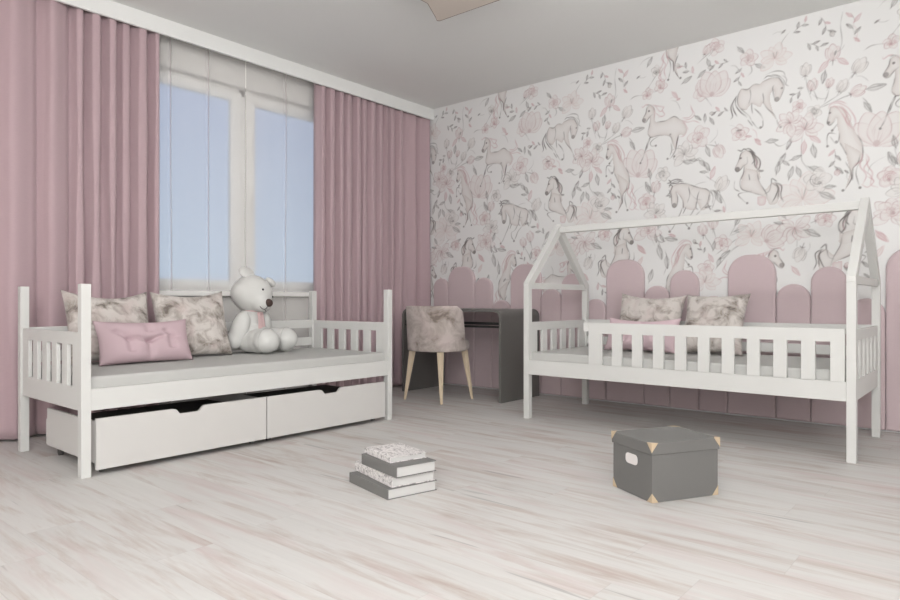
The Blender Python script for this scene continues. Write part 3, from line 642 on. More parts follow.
ncol = int((0.7 - XL) / CX)
xs = [XL + k * CX for k in range(ncol)]
while xs[-1] < XR - 0.02: xs.append(xs[-1] + 2 * CX)
xs.append(XR)
xs = np.array(xs)
zs = np.concatenate([[0.0], Z0 + np.arange(NZ) * CZ]); zs[-1] = H
ci = np.round(((xs % PER) / CX)).astype(int) % NX
nx, nz = len(xs), len(zs)
co = np.zeros((nz, nx, 3), np.float32)
co[..., 0] = xs[None, :]; co[..., 1] = YB; co[..., 2] = zs[:, None]
cols = np.ones((nz, nx, 4), np.float32)
cols[1:, :, :3] = img[:, ci]
cols[0, :, :3] = paper[:3]
idx = np.arange(nz * nx).reshape(nz, nx)
quads = np.stack([idx[:-1, :-1], idx[:-1, 1:], idx[1:, 1:], idx[1:, :-1]], -1).reshape(-1, 4)
me = bpy.data.meshes.new('wall_back')
nv = nz * nx
# thickness: a plain back sheet behind the printed face
bc = np.array([(XL - .15, YB + .15, 0), (XR + .15, YB + .15, 0), (XR + .15, YB + .15, H), (XL - .15, YB + .15, H)], np.float32)
me.vertices.add(nv + 4)
me.vertices.foreach_set('co', np.concatenate([co.reshape(-1, 3), bc]).ravel())
nq = len(quads) + 5
c0, c1, c2, c3 = idx[0, 0], idx[0, -1], idx[-1, -1], idx[-1, 0]
extra = np.array([(nv + 1, nv, nv + 3, nv + 2), (c1, c0, nv, nv + 1), (c3, c2, nv + 2, nv + 3), (c0, c3, nv + 3, nv), (c2, c1, nv + 1, nv + 2)])
allq = np.concatenate([quads, extra])
me.loops.add(nq * 4)
me.loops.foreach_set('vertex_index', allq.ravel().astype(np.int32))
me.polygons.add(nq)
me.polygons.foreach_set('loop_start', np.arange(0, nq * 4, 4, dtype=np.int32))
me.update(calc_edges=True)
ca = me.color_attributes.new('print', 'FLOAT_COLOR', 'POINT')
full = np.ones((nv + 4, 4), np.float32); full[:nv] = cols.reshape(-1, 4); full[nv:, :3] = paper[:3]
ca.data.foreach_set('color', full.ravel())
M_paper, nt, p = nodes_mat('horse_and_magnolia_wallpaper')
at = nt.nodes.new('ShaderNodeAttribute'); at.attribute_name = 'print'
nt.links.new(at.outputs['Color'], p.inputs['Base Color'])
p.inputs['Roughness'].default_value = 0.42; p.inputs['Specular IOR Level'].default_value = 0.4
me.materials.append(M_paper)
wb = bpy.data.objects.new('wall_back', me); COL.objects.link(wb); wb['kind'] = 'structure'

# ------------------------------------------------------------------ curtains
pel = MB()
pel.box(-4.297, -4.275, -0.6, YB, 2.585, H, 0.002)
pel.box(-4.46, -4.297, -0.6, YB, H - 0.02, H)
pel.build('trim_1', M_ceil, kind='structure')
tr = MB()
tr.box(-4.355, -4.335, -0.5, YB - 0.01, 2.655, 2.672)
tr.box(-4.412, -4.400, -0.5, YB - 0.01, 2.655, 2.672)
tag(tr.build('curtain_track', M_rail), 'twin curtain track running behind the white ceiling pelmet', 'curtain track')

def fold_fn(y0, y1, wide_end, seed):
    """pleat phase along the rail: one list of fold widths, wide soft folds at one end"""
    r = random.Random(seed)
    edges = [y0]
    while edges[-1] < y1:
        t = (edges[-1] - y0) / (y1 - y0)
        wide = wide_end(t)
        edges.append(edges[-1] + (r.uniform(0.17, 0.24) if wide else r.uniform(0.082, 0.112)))
    amps = [r.uniform(0.75, 1.15) for _ in edges]
    return edges, amps

def curtain(name, y0, y1, wide_end, seed, label, xbase):
    edges, amps = fold_fn(y0, y1, wide_end, seed)
    r = random.Random(seed + 50)
    ph = [r.uniform(0, 6.28) for _ in range(6)]
    def f(u, v):
        y = y0 + (y1 - y0) * u
        z = 0.012 + v * 2.63
        k = max(i for i in range(len(edges)) if edges[i] <= y + 1e-9)
        k = min(k, len(edges) - 2)
        wdt = edges[k + 1] - edges[k]
        t = (y - edges[k]) / wdt
        depth = (0.088 if wdt < 0.13 else 0.078) * min(amps[k], 1.0)
        s = math.sin(PI * t) ** 0.6
        sway = 0.010 * math.sin(2.1 * z + ph[0] + k) * (1 - v) + 0.006 * math.sin(5 * z + ph[1] + 2 * k) * (1 - v)
        x = xbase + depth * s - 0.02 + 0.006 * math.sin(7 * y + ph[2] + 1.2 * z) * (1 - v)
        if wdt >= 0.13: x += 0.012 * math.sin(3 * PI * t + ph[3]) * s
        # narrow gathers: the edge of each pleat rolls in
        yy = y + sway * math.sin(2 * PI * t) + 0.006 * math.sin(4 * PI * t)
        yy = min(max(yy, y0 - 0.01), YB - 0.008)
        return (x, yy, z)
    m = MB().grid(f, int((y1 - y0) / 0.006), 40)
    o = m.build(name, M_curtain, smooth=True)
    md = o.modifiers.new('thick', 'SOLIDIFY'); md.thickness = 0.003
    tag(o, label, 'curtain', 'floor-length pink curtains at the window')
    return o
curtain('curtain', 0.35, 2.07, lambda t: t < 0.60, 3, 'dusty pink pleated curtain left of the window, behind the drawer bed', -4.365)
curtain('curtain', 3.415, 4.215, lambda t: False, 8, 'tightly pleated dusty pink curtain right of the window, behind the drawer bed', -4.365)
curtain('curtain', 4.235, 4.785, lambda t: t > 0.3, 12, 'short last length of dusty pink curtain in the room corner beside the papered wall', -4.365)

def sheer(y0, y1, seams, label, xb):
    def f(u, v):
        y = y0 + (y1 - y0) * u; z = 0.02 + v * 2.62
        x = xb + 0.006 * math.sin(9 * y + 1)
        yy = y
        for s in seams:
            d = (y - s)
            x += 0.010 * math.exp(-(d / 0.010) ** 2)
        yy += 0.010 * math.sin(1.7 * z + y * 3) * (1 - v)
        return (x, yy, z)
    o = MB().grid(f, int((y1 - y0) / 0.004), 24).build('sheer_curtain', M_sheer, smooth=True)
    for s in seams:
        if s > 3.4: continue
        sm = MB()
        p = []
        for k in range(25):
            q = f((s - y0) / (y1 - y0), k / 24); p.append((q[0] + 0.002, q[1], q[2]))
        sm.tube(p, 0.002, 6)
        sm.build('seam', M_seam, o, smooth=True)
    tag(o, label, 'curtain', 'thin white sheers over the window panes')
sheer(1.7, 2.80, [2.205, 2.495], 'thin white sheer over the left window pane', -4.430)
sheer(2.792, 3.75, [3.155, 3.52], 'thin white sheer over the right window pane', -4.412)

# ------------------------------------------------------------------ upholstered wall panels
PAN = [(-4.256, -4.067, 1.023), (-4.067, -3.746, 1.130), (-3.746, -3.543, 1.020), (-3.543, -3.340, 0.813), (-3.340, -3.024, 1.128), (-3.024, -2.824, 0.906),
       (-2.824, -2.606, 1.031), (-2.606, -2.414, 0.820), (-2.414, -2.097, 1.128), (-2.097, -1.897, 0.919), (-1.897, -1.681, 1.031), (-1.681, -1.481, 0.839),
       (-1.481, -1.167, 1.123), (-1.167, -0.958, 0.916), (-0.958, -0.751, 1.025), (-0.751, -0.549, 0.819), (-0.549, -0.234, 1.130)]
PL = ['narrow pink upholstered wall panel right beside the curtain, first of the row',
      'wide tall pink upholstered panel behind the chair back, second from the curtain',
      'narrow pink upholstered panel above the desk, third from the curtain',
      'shortest pink upholstered panel above the desk, fourth from the curtain',
      'wide tall pink panel at the right end of the desk, left of the house bed',
      'short pink panel seen through the left end of the house bed, sixth from curtain',
      'medium pink panel behind the left rear post of the house bed, seventh from the curtain',
      'low narrow pink panel just right of the left rear post of the house bed',
      'wide tall pink panel left of the pillows on the house bed, ninth from the curtain',
      'short narrow pink panel behind the left floral pillow of the house bed',
      'medium rounded pink panel rising between the two floral pillows of the house bed',
      'lowest pink panel hidden mostly behind the right floral pillow of the house bed',
      'widest tall pink panel right of the pillows, in the middle of the house bed',
      'short narrow pink panel between two taller ones behind the right half of the house bed',
      'medium rounded pink panel just left of the right front post of the house bed',
      'low narrow pink panel behind the right end posts of the house bed',
      'wide tall pink panel right of the house bed at the edge of the picture']
for (a, b, h), lb in zip(PAN, PL):
    g = 0.0015
    wd = b - a - 2 * g
    r = min(wd / 2 - 0.001, 0.135)
    pts = [(a + g, 0.012), (b - g, 0.012)]
    for k in range(13): t = PI / 2 * k / 12; pts.append((b - g - r + r * math.cos(t), h - r + r * math.sin(t)))
    for k in range(13): t = PI / 2 + PI / 2 * k / 12; pts.append((a + g + r + r * math.cos(t), h - r + r * math.sin(t)))
    # padded: outline rings stepping in towards the front face
    bm = bmesh.new()
    cx, cz = (a + b) / 2, h / 2
    lay = [(0.0, YB - 0.001), (0.0, YB - 0.022), (0.003, YB - 0.028), (0.008, YB - 0.0315), (0.016, YB - 0.033)]
    rings = []
    for ins, y in lay:
        ring = []
        sx = (wd / 2 - ins) / (wd / 2)
        for (x, z) in pts:
            zz = 0.012 + ins + (z - 0.012) * ((h - 0.012 - 2 * ins) / (h - 0.012))
            ring.append(bm.verts.new((cx + (x - cx) * sx, y, zz)))
        rings.append(ring)
    n = len(pts)
    for i in range(len(rings) - 1):
        for k in range(n):
            bm.faces.new((rings[i][k], rings[i][(k + 1) % n], rings[i + 1][(k + 1) % n], rings[i + 1][k]))
    bm.faces.new(rings[-1]); bm.faces.new(rings[0])
    bmesh.ops.recalc_face_normals(bm, faces=bm.faces)
    m = MB(); m.bm.free(); m.bm = bm
    o = m.build('padded_panel', M_panel)
    tag(o, lb, 'panel', 'dusty pink arched padded panels')

# ------------------------------------------------------------------ beds
BL, BW, PT = 1.96, 0.855, 0.042
def slat_panel(u0, u1, z0, z1, s0, s1, gaps):
    """outline boxes (u range, z range) of a board pierced by upright gaps"""
    out = [(u0, u1, z0, s0), (u0, u1, s1, z1)]
    e = [u0]
    for a, b in gaps: e += [a, b]
    e.append(u1)
    for k in range(0, len(e), 2):
        out.append((e[k], e[k + 1], s0, s1))
    return out

def pierced_board(u0, u1, z0, z1, s0, s1, gaps, lo, hi, axis):
    """one solid board with the gaps cut through: shared-vertex grid without inner walls"""
    us = [u0]
    for a, b in gaps: us += [a, b]
    us.append(u1)
    zz = [z0, s0, s1, z1]
    bm = bmesh.new()
    def P(u, d, z): return (u, d, z) if axis == 'x' else (d, u, z)
    V = {}
    for i, u in enumerate(us):
        for j, z in enumerate(zz):
            for k, d in enumerate((lo, hi)): V[i, j, k] = bm.verts.new(P(u, d, z))
    solid = lambda i, j: 0 <= i < len(us) - 1 and 0 <= j < 3 and not (j == 1 and i % 2 == 1)
    for i in range(len(us) - 1):
        for j in range(3):
            if not solid(i, j): continue
            for k in (0, 1): bm.faces.new((V[i, j, k], V[i + 1, j, k], V[i + 1, j + 1, k], V[i, j + 1, k]))
            for di, dj, e0, e1 in ((-1, 0, (i, j), (i, j + 1)), (1, 0, (i + 1, j), (i + 1, j + 1)), (0, -1, (i, j), (i + 1, j)), (0, 1, (i, j + 1), (i + 1, j + 1))):
                if not solid(i + di, j + dj):
                    bm.faces.new((V[(*e0, 0)], V[(*e1, 0)], V[(*e1, 1)], V[(*e0, 1)]))
    bmesh.ops.recalc_face_normals(bm, faces=bm.faces)
    es = [e for e in bm.edges if e.calc_face_angle(0) > 0.5]
    bmesh.ops.bevel(bm, geom=es, offset=0.0012, segments=1, affect='EDGES')
    m = MB(); m.bm.free(); m.bm = bm
    return m

def bed(name, loc, rz, house):
    t = empty(name, loc, rz)
    hp = 0.93 if house else 0.88
    for x in (0, BL - PT):
        for y in (0, BW - PT):
            if house:
                outer = y == 0
                # post top cut to the roof slope
                z1, z2 = (0.925, 0.925 - 0.0) if outer else (0.925, 0.925)
            MB().box(x, x + PT, y, y + PT, 0, hp - (0.0338 if house else 0), 0.002).build('post', M_white, t)
    egaps = []
    g = 0.066
    step = 0.1315
    p0 = (BW - 4 * step - g) / 2
    for k in range(5): egaps.append((p0 + k * step, p0 + k * step + g))
    for x in (0.010, BL - 0.010 - 0.018):
        pierced_board(PT, BW - PT, 0.30, 0.658, 0.405, 0.60, egaps, x, x + 0.018, 'y').build('end_panel', M_white, t)
    MB().box(PT, BL - PT, 0.002, 0.024, 0.302, 0.400, 0.002).build('front_rail', M_white, t)
    MB().box(PT, BL - PT, BW - 0.026, BW - 0.004, 0.302, 0.400, 0.002).build('rear_rail', M_white, t)
    MB().box(PT, BL - PT, BW - 0.034, BW - 0.012, 0.602, 0.662, 0.002).build('back_guard_rail', M_white, t)
    MB().box(PT, BL - PT, BW - 0.034, BW - 0.012, 0.472, 0.532, 0.002).build('back_guard_rail', M_white, t)
    MB().box(0.036, BL - 0.036, 0.026, BW - 0.034, 0.325, 0.345).build('slatted_base', M_white, t)
    MB().box(0.038, BL - 0.038, 0.028, BW - 0.037, 0.346, 0.454, 0.012, seg=3).build('mattress', M_matt, t, smooth=False)
    if house:
        yc = BW / 2
        apex = 1.367; ev = 0.927
        sl = (apex - ev) / yc
        th = 0.055                                     # vertical thickness of a rafter
        for x in (0, BL - PT):
            for sgn in (0, 1):
                pts = [(0, ev), (yc, apex), (yc, apex - th * 1.35), (PT, ev + sl * PT - th * 1.35 + 0.0), (0, ev - 0.03)]
                if sgn: pts = [(BW - a, b) for a, b in pts]
                MB().prism(pts, x, x + PT, 'x', bev=0.0015).build('rafter', M_white, t)
            MB().box(x + 0.008, x + PT - 0.008, PT - 0.002, BW - PT + 0.002, 0.888, 0.930, 0.002).build('cross_tie', M_white, t)
        MB().box(PT, BL - PT, yc - 0.0225, yc + 0.0225, apex - 0.065, apex - 0.02, 0.002).build('ridge_beam', M_white, t)
        gx0 = 0.495
        gaps = [(0.588 + k * 0.1325, 0.588 + k * 0.1325 + 0.067) for k in range(10)]
        pierced_board(gx0, BL - PT - 0.006, 0.3995, 0.664, 0.4005, 0.597, gaps, 0.001, 0.020, 'x').build('front_guard', M_white, t)
        MB().box(gx0 - 0.036, gx0, 0.001, 0.023, 0.608, 0.664, 0.002).build('guard_end_lug', M_white, t)
    return t

b1 = bed('bed', (-3.165, 1.168, 0), PI / 2, False)
tag(b1, 'white slatted children bed with tall corner posts standing by the window over two drawers', 'bed')
b2 = bed('house_bed', (-2.512, 3.745, 0), 0, True)
tag(b2, 'white house frame bed with roof ridge and front guard along the papered wall', 'bed')

# drawers rolling under the window bed
def drawer(y0, y1, label):
    L = (y1 - y0) / 2
    db = MB()
    db.box(-0.62, -0.018, -L + 0.0, -L + 0.014, 0.06, 0.248, 0.001)
    db.box(-0.62, -0.018, L - 0.014, L, 0.06, 0.19, 0.001)
    db.box(-0.634, -0.62, -L, L, 0.06, 0.19, 0.001)
    db.box(-0.62, -0.018, -L, L, 0.056, 0.062)
    t = db.build('drawer', M_drawer, b1)
    # the bed stands turned a quarter, so turn the drawer back to room axes
    t.rotation_euler = (0, 0, -PI / 2)
    t.location = ((y0 + y1) / 2 - 1.168, 0, 0)
    # front with a finger notch in its top edge
    nw = 0.055; zt, zb = 0.262, 0.027
    k = 0.012
    pts = [(-L, zb), (L, zb), (L, zt), (nw + 0.02 + k, zt), (nw + 0.018, zt - 0.004), (nw, zt - 0.024), (nw - 0.006, zt - 0.028), (-nw + 0.006, zt - 0.028), (-nw, zt - 0.024), (-nw - 0.018, zt - 0.004), (-nw - 0.02 - k, zt), (-L, zt)]
    MB().prism(pts, -0.018, 0.0, 'x').build('drawer_front', M_drawer, t)
    MB().box(-0.62, -0.018, -L + 0.014, L - 0.014, 0.063, 0.192).build('drawer_shade_block', M_dark, t)  # dark fill block standing in for the shade inside the drawer
    for x in (-0.58, -0.07):
        for y in (-L + 0.05, L - 0.05):
            c = MB()
            c.tube([(x, y - 0.009, 0.020), (x, y + 0.009, 0.020)], 0.020, 16)
            c.box(x - 0.012, x + 0.012, y - 0.014, y + 0.014, 0.036, 0.06)
            c.build('caster', M_rail, t)
    t['label'] = label
    return t
drawer(1.232, 2.134, 'white rolling drawer with notched top edge, left one under the window bed')
drawer(2.142, 3.062, 'white rolling drawer with notched top edge, right one under the window bed')

# ------------------------------------------------------------------ pillows
def pillow(name, w, h, th, mat, M, label, group, creases=None, ears=0.05, piping=False, droop=0.0):
    nu, nv = 56, 48
    def f(side):
        def g(u, v):
            a = 2 * u - 1; b = 2 * v - 1
            # straight seam outline with pulled-in sides and pointed corners
            pin = ears
            x = a * (w / 2) * (1 - pin * (1 - b * b)) 
            y = b * (h / 2) * (1 - pin * 1.2 * (1 - a * a))
            y -= droop * (1 - a * a) * (0.5 + 0.5 * b)
            e = max(0.0, (1 - a ** 4)) ** 0.55 * max(0.0, (1 - b ** 4)) ** 0.55
            z = th / 2 * e
            if creases: z += creases(a, b) * e
            z += 0.004 * math.sin(5 * a + 3 * b) * e
            return (x, y, side * z)
        return g
    m = MB()
    m.grid(f(1), nu, nv); m.grid(f(-1), nu, nv)
    bmesh.ops.remove_doubles(m.bm, verts=m.bm.verts, dist=1e-5)
    bmesh.ops.recalc_face_normals(m.bm, faces=m.bm.faces)
    o = m.build(name, mat, smooth=True)
    o.matrix_world = M
    tag(o, label, 'pillow', group)
    return o

def orient(center, normal_yaw, lean, roll):
    """pillow local x = width, y = up, z = front; front faces normal_yaw, top leans back by lean"""
    n = Vector((math.cos(normal_yaw), math.sin(normal_yaw), 0))
    up = Vector((0, 0, 1))
    R = Matrix((up.cross(n), up, n)).transposed()      # columns: x, y, z
    R4 = R.to_4x4()
    return Matrix.Translation(center) @ R4 @ Matrix.Rotation(-lean, 4, 'X') @ Matrix.Rotation(roll, 4, 'Z')

def bump_creases(a, b):
    # soft tufting seams: a short V at the top middle, a line below it and two side dimples
    s = 0.0
    def groove(d, wdt, depth): return -depth * math.exp(-(d / wdt) ** 2)
    def seg(x0, y0, x1, y1):
        dx, dy = x1 - x0, y1 - y0
        t = max(0, min(1, ((a - x0) * dx + (b - y0) * dy) / (dx * dx + dy * dy)))
        return math.hypot(a - x0 - t * dx, b - y0 - t * dy)
    for sg in ((0.02, 0.85, 0.02, 0.45), (0.02, 0.0, 0.02, -0.9), (-0.25, 0.15, 0.02, -0.05), (0.02, -0.05, 0.28, 0.15), (-0.65, 0.45, -0.42, 0.1), (0.42, 0.45, 0.6, 0.1), (-0.42, 0.1, -0.4, -0.5), (0.5, 0.1, 0.52, -0.4)):
        s += groove(seg(*sg), 0.085, 0.018)
    return s
def soft_creases(seed):
    r = random.Random(seed)
    q = [(r.uniform(-.8, .8), r.uniform(-.8, .8), r.uniform(0, PI)) for _ in range(7)]
    def f(a, b):
        s = 0
        for x, y, t in q:
            d = abs((a - x) * math.sin(t) - (b - y) * math.cos(t)); l = (a - x) * math.cos(t) + (b - y) * math.sin(t)
            s -= 0.007 * math.exp(-(d / 0.09) ** 2) * math.exp(-(l / 0.45) ** 2)
        return s
    return f

G1, G2 = 'pillows on the window bed', 'pillows on the house bed'
pillow('floral_pillow', 0.48, 0.43, 0.15, M_marble, orient((-3.885, 1.585, 0.658), math.radians(2), math.radians(17), math.radians(-1)), 'grey blotched floral pillow nearest the left posts of the window bed', G1, soft_creases(1), 0.08, droop=0.03)
pillow('floral_pillow', 0.47, 0.43, 0.15, M_marble, orient((-3.875, 2.075, 0.658), math.radians(-3), math.radians(17), math.radians(1)), 'grey blotched floral pillow beside the white teddy bear on the window bed', G1, soft_creases(2), 0.07, droop=0.02)
pillow('pink_pillow', 0.53, 0.255, 0.12, M_pinkfab, orient((-3.70, 1.70, 0.576), math.radians(0), math.radians(20), math.radians(0)), 'small rectangular dusty pink pillow with stitched folds on the window bed', G1, bump_creases, 0.06, droop=0.012)
pillow('floral_pillow', 0.49, 0.42, 0.15, M_marble, orient((-1.92, 4.455, 0.654), math.radians(-90), math.radians(17), math.radians(-2)), 'grey blotched floral pillow, left of the two on the house bed', G2, soft_creases(3), 0.09, droop=0.015)
pillow('floral_pillow', 0.41, 0.46, 0.14, M_marble, orient((-1.455, 4.405, 0.652), math.radians(-88), math.radians(31), math.radians(1)), 'grey blotched floral pillow, right of the two on the house bed', G2, soft_creases(4), 0.10)
pillow('pink_pillow', 0.53, 0.245, 0.12, M_pink_r, orient((-1.88, 4.235, 0.574), math.radians(-92), math.radians(20), math.radians(0)), 'small rectangular pink pillow behind the front guard of the house bed', G2, bump_creases, 0.09, droop=0.018)

# ------------------------------------------------------------------ teddy bear
bear = empty('teddy_bear', (-3.91, 2.515, 0.454), math.radians(21))
bear.scale = (1.01, 1.01, 1.01)
tag(bear, 'white plush teddy bear with brown nose sitting beside the pillows on the window bed', 'teddy bear')
def blob(name, balls, mat, parent, vox=0.008, sm=6):
    m = MB()
    for c, r, R in balls: m.ball(c, r, R=R)
    o = m.build(name, mat, parent, smooth=True)
    rm = o.modifiers.new('join', 'REMESH'); rm.mode = 'VOXEL'; rm.voxel_size = vox; rm.use_smooth_shade = True
    s = o.modifiers.new('soft', 'SMOOTH'); s.iterations = sm; s.factor = 0.6
    return o
RY = lambda d: Matrix.Rotation(math.radians(d), 3, 'Y')
RX = lambda d: Matrix.Rotation(math.radians(d), 3, 'X')
RZ = lambda d: Matrix.Rotation(math.radians(d), 3, 'Z')
blob('body', [((0, 0, 0.115), (0.115, 0.125, 0.115), None), ((-0.005, 0, 0.20), (0.09, 0.10, 0.10), None), ((0.0, 0, 0.26), (0.06, 0.065, 0.05), None)], M_bear, bear)
HR = RX(-24) @ RY(14)
HC = Vector((0.015, 0.0, 0.395))
head = blob('head', [(HC, (0.132, 0.135, 0.125), HR), (HC + HR @ Vector((0.095, 0, -0.045)), (0.07, 0.072, 0.06), HR), (HC + HR @ Vector((-0.01, 0, -0.02)), (0.125, 0.142, 0.11), HR)], M_bear, bear, sm=10)
def hp(x, y, z): return HC + HR @ Vector((x, y, z))
MB().ball(hp(0.158, 0.0, -0.030), (0.024, 0.030, 0.026), R=HR).build('nose', M_nose, head, smooth=True)
for s in (-1, 1):
    MB().ball(hp(0.113, 0.058 * s, 0.032), 0.0075, seg=16, rings=10).build('eye', M_black, head, smooth=True)
mo = MB()
mo.tube([hp(0.163, 0, -0.052), hp(0.160, 0, -0.070), hp(0.152, 0, -0.080)], 0.0022, 6)
for s in (-1, 1):
    mo.tube([hp(0.152, 0, -0.080), hp(0.148, 0.018 * s, -0.086), hp(0.138, 0.036 * s, -0.080), hp(0.130, 0.046 * s, -0.066), hp(0.127, 0.050 * s, -0.055)], 0.0022, 6)
mo.build('mouth', M_thread, head, smooth=True)
for s in (-1, 1):
    c = hp(-0.050, -0.090, 0.106) if s < 0 else HC + Vector((0.070, 0.100, 0.080))
    R = HR @ RX(-34 * s) @ RY(38)
    if s > 0: R = RX(-30) @ RY(25)
    e = blob('ear', [(c, (0.050, 0.056, 0.017) if s < 0 else (0.036, 0.046, 0.024), R)], M_bear, head, vox=0.004, sm=3)
    MB().ball(c - R @ Vector((0.0, 0, 0.0085 if s < 0 else 0.014)), (0.034 if s < 0 else 0.026, 0.040 if s < 0 else 0.034, 0.011 if s < 0 else 0.012), R=R).build('inner_ear', M_bearin, e, smooth=True)
for s in (-1, 1):
    R = RY(15) @ RX(12 * s)
    blob('arm', [((0.005, 0.125 * s, 0.165), (0.062, 0.052, 0.118), R), ((0.0, 0.085 * s, 0.235), (0.045, 0.045, 0.045), None), ((-0.022, 0.142 * s, 0.090), (0.058, 0.052, 0.060), None)], M_bear, bear)
for s, dy in ((-1, 0.0), (1, 0.0)):
    R = RZ(8 * s)
    fc = Vector((0.195, 0.105 * s, 0.086))
    lg = blob('leg', [((0.06, 0.08 * s, 0.08), (0.11, 0.072, 0.074), R), (fc, (0.088, 0.086, 0.080), R), ((0.13, 0.088 * s, 0.085), (0.08, 0.078, 0.082), R)], M_bear, bear)
    pts = [fc + R @ Vector((0.012, 0.087 * math.cos(t), 0.085 * math.sin(t))) for t in [2 * PI * k / 40 for k in range(41)]]
    MB().tube(pts, 0.0016, 5).build('sole_seam', M_bearin, lg, smooth=True)
rb = MB()
ring = [(0.010 + 0.050 * math.cos(t), 0.050 * math.sin(t), 0.286) for t in [2 * PI * k / 32 for k in range(33)]]
def band(path, up, wdt, th):
    m = []
    return m
rb.tube(ring, 0.012, 8)
def tail(u, v):
    s = v
    return (0.078 + 0.045 * s - 0.025 * s * s, -0.022 + (u - 0.5) * (0.034 + 0.018 * s) - 0.01 * s, 0.268 - 0.125 * s)
rb.grid(tail, 6, 14)
def tail2(u, v):
    p = tail(u, v); return (p[0] - 0.003, p[1] + 0.030, p[2] + 0.012 * v)
rb.grid(tail2, 6, 14)
rb.ball((0.078, -0.005, 0.268), (0.016, 0.018, 0.014))
ro = rb.build('ribbon', M_ribbon, bear, smooth=True)
md = ro.modifiers.new('thick', 'SOLIDIFY'); md.thickness = 0.002

# ------------------------------------------------------------------ desk
desk = empty('desk', (-3.005, 4.165, 0))
tag(desk, 'dark grey desk with rounded top corners standing against the pink panels', 'desk')
DW, DD, DH, TH, RR = 1.085, 0.555, 0.738, 0.022, 0.065
out = []
for k in range(11): t = PI / 2 * k / 10; out.append((-RR + RR * math.cos(t), DH - RR + RR * math.sin(t)))
outl = [(-DW - a, b) for a, b in reversed(out)]
ri = RR - TH
inn = []
for k in range(11): t = PI / 2 * k / 10; inn.append((-TH - ri + ri * math.cos(t), DH - TH - ri + ri * math.sin(t)))
innl = [(-DW - a, b) for a, b in reversed(inn)]
# top with its two rounded shoulders, and the two side panels
zs0 = DH - RR
top = [(0, zs0)] + out[1:] + outl[:-1] + [(-DW, zs0)] + [(-DW + TH, zs0)] + list(reversed(innl))[1:] + list(reversed(inn))[:-1] + [(-TH, zs0)]
MB().prism(top, 0, DD, 'y').build('desktop', M_desk, desk)
MB().box(-TH, 0, 0, DD, 0, zs0).build('side_panel', M_desk, desk)
MB().box(-DW, -DW + TH, 0, DD, 0, zs0).build('side_panel', M_desk, desk)
kr = MB()
kr.box(-DW + TH, -TH, 0.02, 0.045, 0.612, 0.634, 0.002)
kr.box(-DW + TH, -TH, 0.02, 0.045, 0.588, 0.606, 0.002)
kr.build('cross_rail', M_black, desk)

# ------------------------------------------------------------------ chair
chair = empty('chair', (-3.525, 4.015, 0))
tag(chair, 'mottled beige upholstered tub chair on tapered wooden legs in front of the desk', 'chair')
def sup(a, n=2.6):
    c, s = math.cos(a), math.sin(a)
    return (math.copysign(abs(c) ** (2 / n), c), math.copysign(abs(s) ** (2 / n), s))
# seat: rounded drum with a soft top
def seatf(u, v):
    a = 2 * PI * u
    cx_, cy_ = sup(a)
    prof = [(0.0, 0.400), (0.86, 0.400), (0.965, 0.408), (1.0, 0.425), (1.0, 0.455), (0.975, 0.478), (0.90, 0.492), (0.6, 0.500), (0.0, 0.502)]
    k = v * (len(prof) - 1); i = min(int(k), len(prof) - 2); t = k - i
    r = prof[i][0] * (1 - t) + prof[i + 1][0] * t; z = prof[i][1] * (1 - t) + prof[i + 1][1] * t
    return (0.228 * r * cx_, 0.235 * r * cy_ + 0.005, z)
m = MB().grid(seatf, 64, 32)
bmesh.ops.remove_doubles(m.bm, verts=m.bm.verts, dist=1e-5)
bmesh.ops.recalc_face_normals(m.bm, faces=m.bm.faces)
m.build('seat', M_chairfab, chair, smooth=True)
# backrest shell wrapping the rear half
def shell():
    bm = bmesh.new()
    nu, nz_ = 56, 18
    V = []
    for i in range(nu + 1):
        row = []
        for j in range(nz_ + 1):
            v = j / nz_
            z = 0.402 + v * 0.362
            ex = math.radians(104 - 14 * v)
            if v > 0.88: ex -= math.radians(9) * ((v - 0.88) / 0.12) ** 2
            a = -PI / 2 + ex * (2 * i / nu - 1)
            cx_, cy_ = sup(a, 2.5)
            fl = 1 + 0.055 * v
            row.append((cx_, cy_, z, fl))
        V.append(row)
    def vert(cx_, cy_, z, fl, off):
        return bm.verts.new(((0.240 * fl + off) * cx_, (0.232 * fl + off) * cy_ , z))
    O = [[vert(*p, 0.0) for p in row] for row in V]
    I = [[vert(*p, -0.042) for p in row] for row in V]
    for i in range(nu):
        for j in range(nz_):
            bm.faces.new((O[i][j], O[i + 1][j], O[i + 1][j + 1], O[i][j + 1]))
            bm.faces.new((I[i][j], I[i][j + 1], I[i + 1][j + 1], I[i + 1][j]))
        bm.faces.new((O[i][nz_], O[i + 1][nz_], I[i + 1][nz_], I[i][nz_]))
        bm.faces.new((O[i][0], I[i][0], I[i + 1][0], O[i + 1][0]))
    for i in (0, nu):
        for j in range(nz_):
            bm.faces.new((O[i][j], O[i][j + 1], I[i][j + 1], I[i][j]))
    bmesh.ops.recalc_face_normals(bm, faces=bm.faces)
    es = [e for e in bm.edges if e.calc_face_angle(0) > 0.9]
    bmesh.ops.bevel(bm, geom=es, offset=0.012, segments=3, profile=0.5, affect='EDGES')
    m = MB(); m.bm.free(); m.bm = bm
    return m
shell().build('backrest', M_chairfab, chair, smooth=True)
